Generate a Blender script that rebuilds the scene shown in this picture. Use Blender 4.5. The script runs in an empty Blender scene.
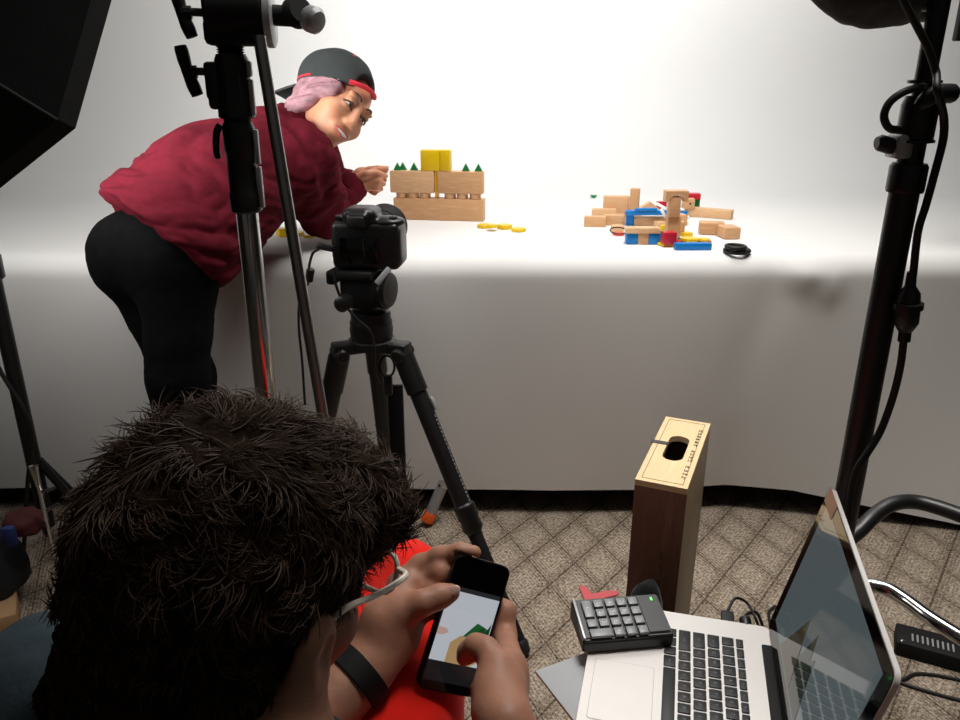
import bpy, bmesh, math, random
import numpy as np
import openvdb
from mathutils import Vector, Matrix, noise as mnoise

random.seed(7)
rng = np.random.default_rng(7)
SC = bpy.context.scene
COL = SC.collection

# ------------------------------------------------------------------ camera
PITCH = math.radians(20.0)
CAMH = 1.2
FPX = 770.0
cam_d = bpy.data.cameras.new('camera')
cam_d.sensor_width = 36.0
cam_d.lens = 36.0 * FPX / 960.0
cam_d.clip_start = 0.02
cam = bpy.data.objects.new('camera', cam_d)
cam.location = (0, 0, CAMH)
cam.rotation_euler = (math.pi / 2 - PITCH, 0, 0)
COL.objects.link(cam)
SC.camera = cam

CF = np.array([0, math.cos(PITCH), -math.sin(PITCH)])
CU = np.array([0, math.sin(PITCH), math.cos(PITCH)])
CX = np.array([1.0, 0, 0])
C0 = np.array([0, 0, CAMH])


def ray(px, py):
    return CF + (px - 480) / FPX * CX + (360 - py) / FPX * CU


def onz(px, py, z):
    d = ray(px, py)
    return C0 + d * ((z - CAMH) / d[2])


def ony(px, py, y):
    d = ray(px, py)
    return C0 + d * (y / d[1])


def pz(px, py, zc):
    return C0 + ray(px, py) * zc


def cdir(x, y, z):
    """direction given as right, up, towards the viewer"""
    v = x * CX + y * CU - z * CF
    return v / np.linalg.norm(v)


def unit(v):
    v = np.array(v, float)
    return v / np.linalg.norm(v)


# ------------------------------------------------------------------ materials
def lin(c):
    return tuple(((v / 255) / 12.92 if v / 255 <= 0.04045 else ((v / 255 + 0.055) / 1.055) ** 2.4) for v in c)


class NT:
    """small helper for building node trees"""

    def __init__(self, name):
        self.m = bpy.data.materials.new(name)
        self.m.use_nodes = True
        self.t = self.m.node_tree
        self.b = self.t.nodes['Principled BSDF']

    def new(self, kind, **kw):
        n = self.t.nodes.new(kind)
        for k, v in kw.items():
            setattr(n, k, v)
        return n

    def link(self, a, b):
        self.t.links.new(a, b)

    def math(self, op, a, b=None, clamp=False):
        n = self.new('ShaderNodeMath', operation=op)
        n.use_clamp = clamp
        for i, v in enumerate((a, b)):
            if v is None:
                continue
            if isinstance(v, (int, float)):
                n.inputs[i].default_value = v
            else:
                self.link(v, n.inputs[i])
        return n.outputs[0]

    def ramp(self, fac, stops):
        n = self.new('ShaderNodeValToRGB')
        e = n.color_ramp.elements
        while len(e) < len(stops):
            e.new(0.5)
        for i, (p, c) in enumerate(stops):
            e[i].position = p
            e[i].color = (*c, 1)
        self.link(fac, n.inputs[0])
        return n.outputs[0]

    def coords(self, scale=(1, 1, 1), which='Object'):
        tc = self.new('ShaderNodeTexCoord')
        mp = self.new('ShaderNodeMapping')
        mp.inputs['Scale'].default_value = scale
        self.link(tc.outputs[which], mp.inputs[0])
        return mp.outputs[0]

    def noise(self, vec, scale, detail=3, rough=0.5):
        n = self.new('ShaderNodeTexNoise')
        n.inputs['Scale'].default_value = scale
        n.inputs['Detail'].default_value = detail
        n.inputs['Roughness'].default_value = rough
        self.link(vec, n.inputs['Vector'])
        return n.outputs['Fac']

    def bump(self, h, strength=0.3, dist=0.002):
        n = self.new('ShaderNodeBump')
        n.inputs['Strength'].default_value = strength
        n.inputs['Distance'].default_value = dist
        self.link(h, n.inputs['Height'])
        self.link(n.outputs[0], self.b.inputs['Normal'])


def plain(name, c, rough=0.5, metal=0.0, spec=0.5, var=0.0, vscale=30, bump=0.0, bscale=200, coat=0.0, sheen=0.0, stretch=(1, 1, 1), sss=0.0):
    n = NT(name)
    L = lin(c)
    n.b.inputs['Base Color'].default_value = (*L, 1)
    n.b.inputs['Roughness'].default_value = rough
    n.b.inputs['Metallic'].default_value = metal
    n.b.inputs['Specular IOR Level'].default_value = spec
    n.b.inputs['Coat Weight'].default_value = coat
    n.b.inputs['Sheen Weight'].default_value = sheen
    if sss:
        n.b.inputs['Subsurface Weight'].default_value = sss
        n.b.inputs['Subsurface Radius'].default_value = (0.01, 0.004, 0.002)
        n.b.inputs['Subsurface Scale'].default_value = 0.5
    v = n.coords(stretch)
    if var:
        f = n.noise(v, vscale, 4)
        c1 = tuple(x * (1 - var) for x in L)
        c2 = tuple(min(1, x * (1 + var)) for x in L)
        n.link(n.ramp(f, [(0.3, c1), (0.7, c2)]), n.b.inputs['Base Color'])
    if bump:
        n.bump(n.noise(v, bscale, 3), bump)
    return n.m


def emit(name, c, s=1.0, gloss=False):
    n = NT(name)
    n.b.inputs['Base Color'].default_value = (0.01, 0.01, 0.01, 1)
    n.b.inputs['Roughness'].default_value = 0.05
    n.b.inputs['Emission Color'].default_value = (*lin(c), 1)
    n.b.inputs['Emission Strength'].default_value = s
    return n.m


def wood(name, c1, c2, stretch, scale=18, rough=0.45, bump=0.05):
    n = NT(name)
    v = n.coords(stretch)
    f = n.noise(v, scale, 5, 0.6)
    n.link(n.ramp(f, [(0.25, lin(c1)), (0.5, lin(c2)), (0.8, lin(c1))]), n.b.inputs['Base Color'])
    n.b.inputs['Roughness'].default_value = rough
    n.b.inputs['Specular IOR Level'].default_value = 0.3
    n.bump(f, bump)
    return n.m


def carpet():
    n = NT('carpet')
    U = np.array([[0.0492, 0.0765], [-0.1155, 0.0970]])
    R = np.linalg.inv(U)
    O = np.array([0.127, 1.75])
    g = n.new('ShaderNodeNewGeometry')
    s = n.new('ShaderNodeSeparateXYZ')
    n.link(g.outputs['Position'], s.inputs[0])
    wob = n.noise(g.outputs['Position'], 9, 2)
    wob = n.math('MULTIPLY', n.math('SUBTRACT', wob, 0.5), 0.006)
    X = n.math('ADD', n.math('SUBTRACT', s.outputs[0], float(O[0])), wob)
    Y = n.math('ADD', n.math('SUBTRACT', s.outputs[1], float(O[1])), wob)

    def lat(i):
        a = n.math('ADD', n.math('MULTIPLY', X, float(R[i, 0])), n.math('MULTIPLY', Y, float(R[i, 1])))
        fr = n.math('FRACT', n.math('ADD', a, 0.5))
        return n.math('ABSOLUTE', n.math('SUBTRACT', fr, 0.5))

    fa, fb = lat(0), lat(1)

    def line(f, pos, w):
        d = n.math('ABSOLUTE', n.math('SUBTRACT', f, pos))
        return n.math('SUBTRACT', 1.0, n.math('DIVIDE', d, w), clamp=True)

    L = n.math('MULTIPLY', line(fa, 0.0, 0.05), 0.95)
    for f, p, w, k in ((fa, 0.095, 0.03, 0.5), (fa, 0.17, 0.03, 0.38), (fb, 0.0, 0.04, 0.9), (fb, 0.085, 0.03, 0.4), (fb, 0.16, 0.03, 0.25)):
        L = n.math('MAXIMUM', L, n.math('MULTIPLY', line(f, p, w), k))
    dm = n.math('MINIMUM', fa, fb)
    rib = n.math('SINE', n.math('MULTIPLY', dm, 2 * math.pi * 12.5))
    nz = n.noise(g.outputs['Position'], 330, 2, 0.7)
    nz2 = n.noise(g.outputs['Position'], 120, 2, 0.6)
    h = n.math('ADD', n.math('MULTIPLY', rib, 0.10), n.math('MULTIPLY', n.math('SUBTRACT', nz, 0.5), 1.5))
    h = n.math('ADD', h, n.math('MULTIPLY', n.math('SUBTRACT', nz2, 0.5), 1.3))
    h = n.math('SUBTRACT', n.math('ADD', h, 0.55), n.math('MULTIPLY', L, 0.62), clamp=True)
    n.link(n.ramp(h, [(0.0, lin((62, 52, 44))), (0.4, lin((132, 118, 103))), (1.0, lin((206, 192, 174)))]), n.b.inputs['Base Color'])
    n.b.inputs['Roughness'].default_value = 0.95
    n.b.inputs['Specular IOR Level'].default_value = 0.1
    n.bump(h, 0.5, 0.004)
    return n.m


M = {}
M['carpet'] = carpet()
M['paper'] = plain('seamless_paper', (232, 231, 229), 0.75, spec=0.25, var=0.012, vscale=3)
M['wall'] = plain('dark_wall_paint', (70, 66, 62), 0.9, var=0.04)
M['black'] = plain('black_metal', (19, 19, 20), 0.42, spec=0.5, bump=0.03)
M['matte'] = plain('black_matte', (15, 15, 16), 0.7, spec=0.3, bump=0.05)
M['plastic'] = plain('black_plastic', (17, 17, 18), 0.38, spec=0.5, bump=0.02, bscale=500)
M['fabric'] = plain('black_fabric', (20, 21, 22), 0.85, spec=0.2, sheen=0.1, bump=0.2, bscale=300, var=0.2)
M['fabric2'] = plain('charcoal_fabric', (58, 62, 63), 0.85, spec=0.2, sheen=0.1, bump=0.2, bscale=300, var=0.12)
M['chrome'] = plain('chrome', (200, 200, 200), 0.14, 1.0, var=0.03)
M['rod'] = plain('steel_rod', (165, 162, 160), 0.3, 1.0, var=0.05)
M['alu'] = plain('aluminium', (232, 228, 224), 0.45, 0.15, var=0.01, spec=0.4)
M['silver'] = plain('silver_plastic', (170, 172, 174), 0.4, 0.4)
M['rubber'] = plain('cable_rubber', (17, 17, 18), 0.55)
M['key'] = plain('key_black', (27, 28, 30), 0.5, spec=0.4)
M['legend'] = plain('legend_white', (205, 205, 205), 0.6)
M['dimlegend'] = plain('legend_grey', (120, 120, 122), 0.6)
M['padkey'] = plain('pad_key', (128, 131, 134), 0.4, spec=0.6)
M['wood'] = wood('beech', (226, 182, 138), (208, 160, 116), (1, 6, 6))
M['wood2'] = wood('beech_pale', (232, 192, 150), (218, 174, 130), (1, 6, 6))
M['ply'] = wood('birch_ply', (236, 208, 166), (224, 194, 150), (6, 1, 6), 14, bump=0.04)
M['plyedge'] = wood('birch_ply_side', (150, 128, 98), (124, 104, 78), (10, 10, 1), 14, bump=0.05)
M['plydark'] = wood('birch_ply_shaded', (112, 78, 60), (92, 62, 48), (10, 10, 1), 10, bump=0.05)  # front face, like the sides above, has shade put into the ply colour
for k, c in (('yellow', (236, 196, 0)), ('green', (22, 132, 66)), ('red', (196, 30, 52)), ('blue', (0, 122, 200)), ('orange', (232, 70, 44)), ('white', (240, 240, 240)), ('strip', (235, 182, 30))):
    M[k] = plain('painted_' + k, c, 0.4, var=0.05, bump=0.02)
M['sweat'] = plain('maroon_fleece', (90, 22, 34), 0.95, spec=0.08, sheen=0.0, var=0.12, vscale=60, bump=0.25, bscale=500)
M['jean'] = plain('black_denim', (13, 13, 15), 0.9, spec=0.08, var=0.25, vscale=40, bump=0.15, bscale=600)
M['skinw'] = plain('skin_light', (208, 146, 114), 0.5, spec=0.35, var=0.06, vscale=25, sss=0.25)
M['skinm'] = plain('skin_tan', (168, 120, 97), 0.5, spec=0.35, var=0.10, vscale=40, sss=0.2, bump=0.15, bscale=180)
M['lip'] = plain('lips', (196, 104, 96), 0.4)
M['teeth'] = plain('teeth', (240, 232, 220), 0.3)
M['eyewhite'] = plain('eye_white', (205, 198, 192), 0.15)
M['iris'] = plain('iris_dark', (30, 20, 16), 0.1)
M['brow'] = plain('eyebrow', (70, 48, 40), 0.8)
M['pink'] = plain('pink_hair', (150, 112, 120), 0.65, spec=0.3, var=0.4, vscale=16, stretch=(1, 5, 5), bump=0.3, bscale=40)
M['cap'] = plain('cap_charcoal', (52, 56, 56), 0.85, spec=0.2, var=0.08, bump=0.15, bscale=400)
M['redtrim'] = plain('red_trim', (214, 34, 52), 0.7)
M['scalp'] = plain('dark_hair_mass', (42, 32, 25), 0.95, spec=0.05, var=0.45, vscale=260, bump=0.8, bscale=420)
M['nail'] = plain('fingernail', (205, 165, 148), 0.3)
M['brown'] = plain('dark_brown_hair', (74, 55, 43), 0.6, spec=0.3, var=0.2)
M['redcloth'] = plain('red_trousers', (226, 30, 16), 0.85, spec=0.15, sheen=0.1, var=0.06, bump=0.15, bscale=300)
M['denim'] = plain('grey_blue_shirt', (60, 71, 77), 0.9, spec=0.1, var=0.2, vscale=25, bump=0.2, bscale=250)
M['greysheet'] = plain('grey_sheet', (168, 172, 174), 0.5, var=0.05, vscale=12)
M['frame'] = plain('clear_frame', (226, 214, 196), 0.2, spec=0.6)
M['scrap'] = plain('pinkish_red_plastic', (206, 92, 98), 0.6)
M['reflection'] = plain('tan_reflection', (196, 156, 124), 0.7, var=0.08)  # colour of a reflection in the laptop bezel
M['card'] = plain('tan_cardboard', (176, 138, 100), 0.8, var=0.06)
M['navy'] = plain('navy_nylon', (20, 23, 31), 0.7, var=0.2)
M['blueclr'] = plain('blue_nylon', (20, 40, 96), 0.7)
M['greencl'] = plain('dark_green_cloth', (20, 52, 36), 0.85, var=0.2)
M['redcl'] = plain('dark_red_cloth', (70, 18, 20), 0.85, var=0.2)
M['orangecap'] = plain('orange_plastic', (236, 96, 30), 0.4)
M['ink'] = plain('printed_ink', (70, 58, 48), 0.7)
M['strap'] = plain('grey_strap', (66, 66, 68), 0.6)
M['scrblack'] = plain('glass_black', (8, 8, 9), 0.06, spec=0.6)


def glass_mat(name, c, rough=0.02, alpha=0.25):
    n = NT(name)
    n.b.inputs['Base Color'].default_value = (*lin(c), 1)
    n.b.inputs['Roughness'].default_value = rough
    n.b.inputs['Transmission Weight'].default_value = 0.9
    n.b.inputs['IOR'].default_value = 1.2
    return n.m


M['clear'] = glass_mat('clear_plastic', (225, 228, 230), 0.1)
M['lens'] = glass_mat('spectacle_lens', (240, 240, 240), 0.0)

# ------------------------------------------------------------------ objects
FR = {}


def set_props(o, label=None, cat=None, group=None, kind=None):
    for k, v in (('label', label), ('category', cat), ('group', group), ('kind', kind)):
        if v:
            o[k] = v


def thing(name, label, cat, loc=(0, 0, 0), R=None, group=None):
    o = bpy.data.objects.new(name, None)
    COL.objects.link(o)
    mx = Matrix.Translation(Vector([float(x) for x in loc]))
    if R is not None:
        mx = mx @ Matrix([[float(v) for v in row] for row in R]).to_4x4()
    o.matrix_world = mx
    o.empty_display_size = 0.05
    set_props(o, label, cat, group)
    FR[o.name] = mx
    return o


def frame_of(parent):
    while parent is not None:
        if parent.name in FR:
            return FR[parent.name]
        parent = parent.parent
    return Matrix.Identity(4)


def link_mesh(name, me, mat, parent=None, world=True, smooth=False, label=None, angle=None):
    o = bpy.data.objects.new(name, me)
    COL.objects.link(o)
    if parent is not None:
        if world:
            me.transform(frame_of(parent).inverted())
        o.parent = parent
    if isinstance(mat, (list, tuple)):
        for m in mat:
            me.materials.append(m)
    else:
        me.materials.append(mat)
    if smooth:
        me.shade_smooth()
        if angle:
            me.set_sharp_from_angle(angle=math.radians(angle))
    if label:
        o['label'] = label
    return o


def from_bm(name, bm, mat, parent=None, world=True, smooth=True, label=None, angle=35):
    bmesh.ops.recalc_face_normals(bm, faces=bm.faces)
    me = bpy.data.meshes.new(name)
    bm.to_mesh(me)
    bm.free()
    return link_mesh(name, me, mat, parent, world, smooth, label, angle)


def top_origin(o, loc, R=None):
    """moves the origin of a single-mesh thing to loc / R without moving its surface"""
    mx = Matrix.Translation(Vector([float(x) for x in loc]))
    if R is not None:
        mx = mx @ Matrix([[float(v) for v in row] for row in R]).to_4x4()
    o.data.transform(mx.inverted())
    o.matrix_world = mx
    return o


def rot_cols(x, y, z):
    return np.array([x, y, z], float).T


def rz(a):
    c, s = math.cos(a), math.sin(a)
    return np.array([[c, -s, 0], [s, c, 0], [0, 0, 1.0]])


def frame_z(d, hint=(0, 0, 1)):
    z = unit(d)
    h = np.array(hint, float)
    if abs(z @ h) > 0.98:
        h = np.array([1.0, 0, 0]) if abs(z[0]) < 0.9 else np.array([0, 1.0, 0])
    x = unit(np.cross(h, z))
    y = np.cross(z, x)
    return rot_cols(x, y, z)


def bm_box(bm, size, c=(0, 0, 0), R=None, bevel=0.0, seg=2):
    b = bmesh.new()
    bmesh.ops.create_cube(b, size=1.0)
    for v in b.verts:
        v.co = Vector((v.co.x * size[0], v.co.y * size[1], v.co.z * size[2]))
    if bevel:
        bmesh.ops.bevel(b, geom=list(b.edges), offset=bevel, segments=seg, affect='EDGES', profile=0.5)
    put(bm, b, c, R)


def put(bm, b, c=(0, 0, 0), R=None):
    mx = Matrix.Translation(Vector([float(x) for x in c]))
    if R is not None:
        mx = mx @ Matrix([[float(v) for v in row] for row in R]).to_4x4()
    b.transform(mx)
    me = bpy.data.meshes.new('tmp')
    b.to_mesh(me)
    b.free()
    bm.from_mesh(me)
    bpy.data.meshes.remove(me)


def bm_tube(bm, pts, r, seg=12, cap=True):
    """tube through world points, r a number or list"""
    pts = [np.array(p, float) for p in pts]
    n = len(pts)
    rs = [r] * n if isinstance(r, (int, float)) else list(r)
    tang = [unit(pts[min(i + 1, n - 1)] - pts[max(i - 1, 0)]) for i in range(n)]
    F = frame_z(tang[0])
    x = F[:, 0]
    rings = []
    for i in range(n):
        t = tang[i]
        x = unit(x - t * (x @ t))
        y = np.cross(t, x)
        ring = []
        for k in range(seg):
            a = 2 * math.pi * k / seg
            ring.append(bm.verts.new(pts[i] + rs[i] * (math.cos(a) * x + math.sin(a) * y)))
        rings.append(ring)
    for i in range(n - 1):
        for k in range(seg):
            bm.faces.new((rings[i][k], rings[i][(k + 1) % seg], rings[i + 1][(k + 1) % seg], rings[i + 1][k]))
    if cap:
        bm.faces.new(rings[0][::-1])
        bm.faces.new(rings[-1])


def spline(pts, n=8):
    P = [np.array(p, float) for p in pts]
    P = [2 * P[0] - P[1]] + P + [2 * P[-1] - P[-2]]
    out = []
    for i in range(1, len(P) - 2):
        a, b, c, d = P[i - 1:i + 3]
        for k in range(n):
            t = k / n
            out.append(0.5 * ((2 * b) + (c - a) * t + (2 * a - 5 * b + 4 * c - d) * t * t + (3 * b - a - 3 * c + d) * t ** 3))
    out.append(P[-2])
    return out


def bm_lathe(bm, prof, o, d, seg=24, hint=(0, 0, 1)):
    """prof: list of (radius, distance along d)"""
    F = frame_z(d, hint)
    o = np.array(o, float)
    rings = []
    for r, h in prof:
        rings.append([bm.verts.new(o + F @ np.array([r * math.cos(2 * math.pi * k / seg), r * math.sin(2 * math.pi * k / seg), h])) for k in range(seg)])
    for a, b in zip(rings, rings[1:]):
        for k in range(seg):
            bm.faces.new((a[k], a[(k + 1) % seg], b[(k + 1) % seg], b[k]))
    bm.faces.new(rings[0][::-1])
    bm.faces.new(rings[-1])


def bm_prism(bm, poly, z0, z1, c=(0, 0, 0), R=None):
    """extrude a polygon in local xy from z0 to z1"""
    b = bmesh.new()
    lo = [b.verts.new((x, y, z0)) for x, y in poly]
    hi = [b.verts.new((x, y, z1)) for x, y in poly]
    n = len(poly)
    b.faces.new(lo[::-1])
    b.faces.new(hi)
    for i in range(n):
        b.faces.new((lo[i], lo[(i + 1) % n], hi[(i + 1) % n], hi[i]))
    put(bm, b, c, R)


def box(name, size, c, R, mat, parent=None, bevel=0.002, label=None, seg=2, world=True):
    bm = bmesh.new()
    bm_box(bm, size, c, R, bevel, seg)
    return from_bm(name, bm, mat, parent, world, True, label)


def tube(name, pts, r, mat, parent=None, seg=12, label=None, world=True):
    bm = bmesh.new()
    bm_tube(bm, pts, r, seg)
    return from_bm(name, bm, mat, parent, world, True, label, 50)


def lathe(name, prof, o, d, mat, parent=None, seg=24, label=None, world=True):
    bm = bmesh.new()
    bm_lathe(bm, prof, o, d, seg)
    return from_bm(name, bm, mat, parent, world, True, label, 40)


def prism(name, poly, z0, z1, c, R, mat, parent=None, label=None, world=True):
    bm = bmesh.new()
    bm_prism(bm, poly, z0, z1, c, R)
    return from_bm(name, bm, mat, parent, world, True, label)


def text_part(name, txt, size, loc, R, mat, parent, world=True):
    cu = bpy.data.curves.new('lettering', 'FONT')
    cu.body = txt
    cu.size = size
    cu.align_x = 'CENTER'
    cu.align_y = 'CENTER'
    cu.extrude = 0.0001
    cu.resolution_u = 2
    t = bpy.data.objects.new('lettering', cu)
    me = bpy.data.meshes.new_from_object(t)
    bpy.data.objects.remove(t)
    bpy.data.curves.remove(cu)
    mx = Matrix.Translation(Vector([float(x) for x in loc])) @ Matrix([[float(v) for v in row] for row in R]).to_4x4()
    me.transform(mx)
    return link_mesh(name, me, mat, parent, world)


# ------------------------------------------------------------------ sculpting with distance fields
class Sdf:
    def __init__(self, lo, hi, h, band=0.03):
        self.lo = np.array(lo, float)
        self.h = h
        self.n = np.ceil((np.array(hi) - self.lo) / h).astype(int) + 1
        self.band = band
        self.D = np.full(self.n, band, np.float32)

    def reg(self, lo, hi, pad):
        i0 = np.clip(np.floor((np.minimum(lo, hi) - pad - self.lo) / self.h).astype(int), 0, self.n)
        i1 = np.clip(np.ceil((np.maximum(lo, hi) + pad - self.lo) / self.h).astype(int) + 1, 0, self.n)
        sl = tuple(slice(a, b) for a, b in zip(i0, i1))
        ax = [self.lo[k] + self.h * np.arange(i0[k], i1[k], dtype=np.float32) for k in range(3)]
        return sl, ax

    def put(self, sl, d, k, op):
        o = self.D[sl]
        if o.size == 0:
            return
        d = d.astype(np.float32)
        if op == 'sub':
            d = -d
            if k <= 0:
                r = np.maximum(o, d)
            else:
                t = np.clip(0.5 - 0.5 * (d - o) / k, 0, 1)
                r = d * (1 - t) + o * t + k * t * (1 - t)
        else:
            if k <= 0:
                r = np.minimum(o, d)
            else:
                t = np.clip(0.5 + 0.5 * (d - o) / k, 0, 1)
                r = d * (1 - t) + o * t - k * t * (1 - t)
        self.D[sl] = np.clip(r, -self.band, self.band)

    def cap(self, a, b, ra, rb=None, k=0.01, op='add'):
        rb = ra if rb is None else rb
        a, b = np.array(a, float), np.array(b, float)
        R = max(ra, rb)
        sl, (x, y, z) = self.reg(np.minimum(a, b) - R, np.maximum(a, b) + R, self.band + k)
        if min(len(x), len(y), len(z)) == 0:
            return self
        ab = b - a
        L2 = max(ab @ ab, 1e-9)
        X, Y, Z = x[:, None, None] - a[0], y[None, :, None] - a[1], z[None, None, :] - a[2]
        t = np.clip((X * ab[0] + Y * ab[1] + Z * ab[2]) / L2, 0, 1)
        d = np.sqrt((X - t * ab[0]) ** 2 + (Y - t * ab[1]) ** 2 + (Z - t * ab[2]) ** 2) - (ra + (rb - ra) * t)
        self.put(sl, d, k, op)
        return self

    def chain(self, pts, rs, k=0.006, k0=None):
        for i in range(len(pts) - 1):
            self.cap(pts[i], pts[i + 1], rs[i], rs[i + 1], k if (i or k0 is None) else k0)
        return self

    def ell(self, c, r, R=None, k=0.01, op='add'):
        c, r = np.array(c, float), np.array(r, float)
        R = np.eye(3) if R is None else np.array(R, float)
        e = np.sqrt(((R * r) ** 2).sum(1))
        sl, (x, y, z) = self.reg(c - e, c + e, self.band + k)
        if min(len(x), len(y), len(z)) == 0:
            return self
        X, Y, Z = x[:, None, None] - c[0], y[None, :, None] - c[1], z[None, None, :] - c[2]
        q = [X * R[0, i] + Y * R[1, i] + Z * R[2, i] for i in range(3)]
        k0 = np.sqrt(sum((q[i] / r[i]) ** 2 for i in range(3)))
        k1 = np.sqrt(sum((q[i] / r[i] ** 2) ** 2 for i in range(3))) + 1e-9
        self.put(sl, k0 * (k0 - 1) / k1, k, op)
        return self

    def box(self, c, half, R=None, rnd=0.005, k=0.005, op='add'):
        c, half = np.array(c, float), np.array(half, float) - rnd
        R = np.eye(3) if R is None else np.array(R, float)
        e = (np.abs(R) * (half + rnd)).sum(1)
        sl, (x, y, z) = self.reg(c - e, c + e, self.band + k)
        if min(len(x), len(y), len(z)) == 0:
            return self
        X, Y, Z = x[:, None, None] - c[0], y[None, :, None] - c[1], z[None, None, :] - c[2]
        q = [np.abs(X * R[0, i] + Y * R[1, i] + Z * R[2, i]) - half[i] for i in range(3)]
        d = np.sqrt(sum(np.maximum(v, 0) ** 2 for v in q)) + np.minimum(np.maximum(np.maximum(q[0], q[1]), q[2]), 0) - rnd
        self.put(sl, d, k, op)
        return self

    def cut(self, c, n, k=0.0):
        """remove everything on the side n points to"""
        c, n = np.array(c, float), unit(n)
        ax = [self.lo[i] + self.h * np.arange(self.n[i], dtype=np.float32) for i in range(3)]
        d = -((ax[0][:, None, None] - c[0]) * n[0] + (ax[1][None, :, None] - c[1]) * n[1] + (ax[2][None, None, :] - c[2]) * n[2])
        self.put((slice(None),) * 3, d, k, 'sub')
        return self

    def arrays(self):
        g = openvdb.FloatGrid(float(self.band))
        g.copyFromArray(np.ascontiguousarray(self.D))
        p, q = g.convertToQuads(isovalue=0.0)
        p = self.lo + p.astype(float) * self.h
        return p, q

    def mesh(self, name, disp=None, relax=1):
        p, q = self.arrays()
        me = bpy.data.meshes.new(name)
        me.from_pydata([tuple(v) for v in p], [], [tuple(int(i) for i in f) for f in q])
        me.update()
        bm = bmesh.new()
        bm.from_mesh(me)
        bmesh.ops.recalc_face_normals(bm, faces=bm.faces)
        if bm.calc_volume(signed=True) < 0:
            bmesh.ops.reverse_faces(bm, faces=bm.faces)
        for _ in range(relax):
            bmesh.ops.smooth_vert(bm, verts=bm.verts, factor=0.5, use_axis_x=True, use_axis_y=True, use_axis_z=True)
        bm.normal_update()
        if disp:
            mv = [(v, v.normal * disp(v.co, v.normal)) for v in bm.verts]
            for v, d in mv:
                v.co += d
        bm.to_mesh(me)
        bm.free()
        return me


def join_mesh(a, b):
    bm = bmesh.new()
    bm.from_mesh(a)
    bm.from_mesh(b)
    bm.to_mesh(a)
    bm.free()
    bpy.data.meshes.remove(b)
    return a

# ------------------------------------------------------------------ setting
TABZ = 0.775


def struct(name, bm, mat, smooth=False):
    o = from_bm(name, bm, mat, None, True, smooth)
    o['kind'] = 'structure'
    return o


bm = bmesh.new()
bm_box(bm, (7.0, 8.4, 0.05), (0, 1.2, -0.025))
struct('floor', bm, M['carpet'])
bm = bmesh.new()
bm_box(bm, (7.0, 0.1, 3.2), (0, 4.35, 1.6))
struct('wall_back', bm, M['wall'])
bm = bmesh.new()
bm_box(bm, (0.1, 8.4, 3.2), (-3.55, 1.2, 1.6))
struct('wall_left', bm, M['wall'])
bm = bmesh.new()
bm_box(bm, (0.1, 8.4, 3.2), (3.55, 1.2, 1.6))
struct('wall_right', bm, M['wall'])


# seamless paper: from the floor over the table front, back and up
def paper_sweep():
    yf, yb, rad, er = 1.93, 2.98, 0.5, 0.055
    prof = []          # (kind, t, y, z)
    for i in range(34):
        t = i / 33
        prof.append(('d', t, yf, None))
    for i in range(1, 9):
        a = i / 8 * math.pi / 2
        prof.append(('e', 1, yf + er - er * math.cos(a), TABZ - er + er * math.sin(a)))
    for i in range(1, 28):
        prof.append(('t', 1, yf + er + (yb - yf - er) * i / 27, TABZ))
    for i in range(1, 20):
        a = i / 19 * math.pi / 2
        prof.append(('c', 1, yb + rad * math.sin(a), TABZ + rad - rad * math.cos(a)))
    for i in range(1, 16):
        prof.append(('v', 1, yb + rad, TABZ + rad + (3.15 - TABZ - rad) * i / 15))
    xs = np.linspace(-2.45, 2.12, 170)

    def yb_of(x):   # bottom edge of the hanging paper
        return float(np.interp(x, [-2.45, -1.2, -0.3, 0.2, 0.5, 0.72, 0.9, 1.1, 1.35, 2.02], [1.96, 1.975, 1.972, 1.958, 1.968, 2.0, 1.965, 1.925, 1.875, 1.80]))

    def zb_of(x):
        return float(np.interp(x, [-2.45, 0.9, 1.1, 1.4, 2.02], [0.085, 0.085, 0.055, 0.016, 0.006]))
    bm = bmesh.new()
    rows = []
    for kind, t, y, z in prof:
        row = []
        for x in xs:
            if kind == 'd':
                zb = zb_of(x)
                zz = zb + (TABZ - er - zb) * t
                s = 1 - t
                yy = yf + (yb_of(x) - yf) * s ** 1.5
                yy += 0.006 * s * math.sin(5.1 * x + 1.2) * (1 - s * 0.3) + 0.004 * math.sin(11 * x) * s * t * 2
            else:
                yy, zz = y, z
            # creases near the bend and gentle unevenness of the roll
            g = math.exp(-(((x - 0.835) / 0.045) ** 2 + ((zz - (TABZ - 0.035)) / 0.05) ** 2))
            g2 = math.exp(-(((x - 0.90) / 0.03) ** 2 + ((zz - (TABZ - 0.075)) / 0.05) ** 2))
            if kind in 'de':
                yy -= 0.022 * g + 0.014 * g2
                g3 = math.exp(-((x - 0.79 + (TABZ - zz) * 0.25) / 0.06) ** 2)
                yy += 0.010 * g3 * max(0, 1 - (TABZ - zz) / 0.45)
            if kind in 'et':
                w = math.exp(-((x - 1.1) / 0.15) ** 2) * math.exp(-((yy - 2.25) / 0.12) ** 2)
                zz += 0.003 * w
            row.append(bm.verts.new((x, yy, zz)))
        rows.append(row)
    for a, b in zip(rows, rows[1:]):
        for i in range(len(xs) - 1):
            bm.faces.new((a[i], a[i + 1], b[i + 1], b[i]))
    o = from_bm('paper_backdrop', bm, M['paper'], None, True, True, None, None)
    set_props(o, 'white seamless paper sweep running over the table and up behind it', 'backdrop')
    return o


paper_sweep()

t = thing('work_table', 'plain table under the white paper sweep, hidden except its shade', 'table', (0, 2.5, 0))
box('tabletop', (3.9, 0.9, 0.03), (-0.2, 2.5, TABZ - 0.02), None, M['matte'], t, 0.003)
for x in (-2.0, 1.6):
    for y in (2.15, 2.85):
        tube('leg', [(x, y, 0), (x, y, TABZ - 0.035)], 0.018, M['black'], t)

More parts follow.
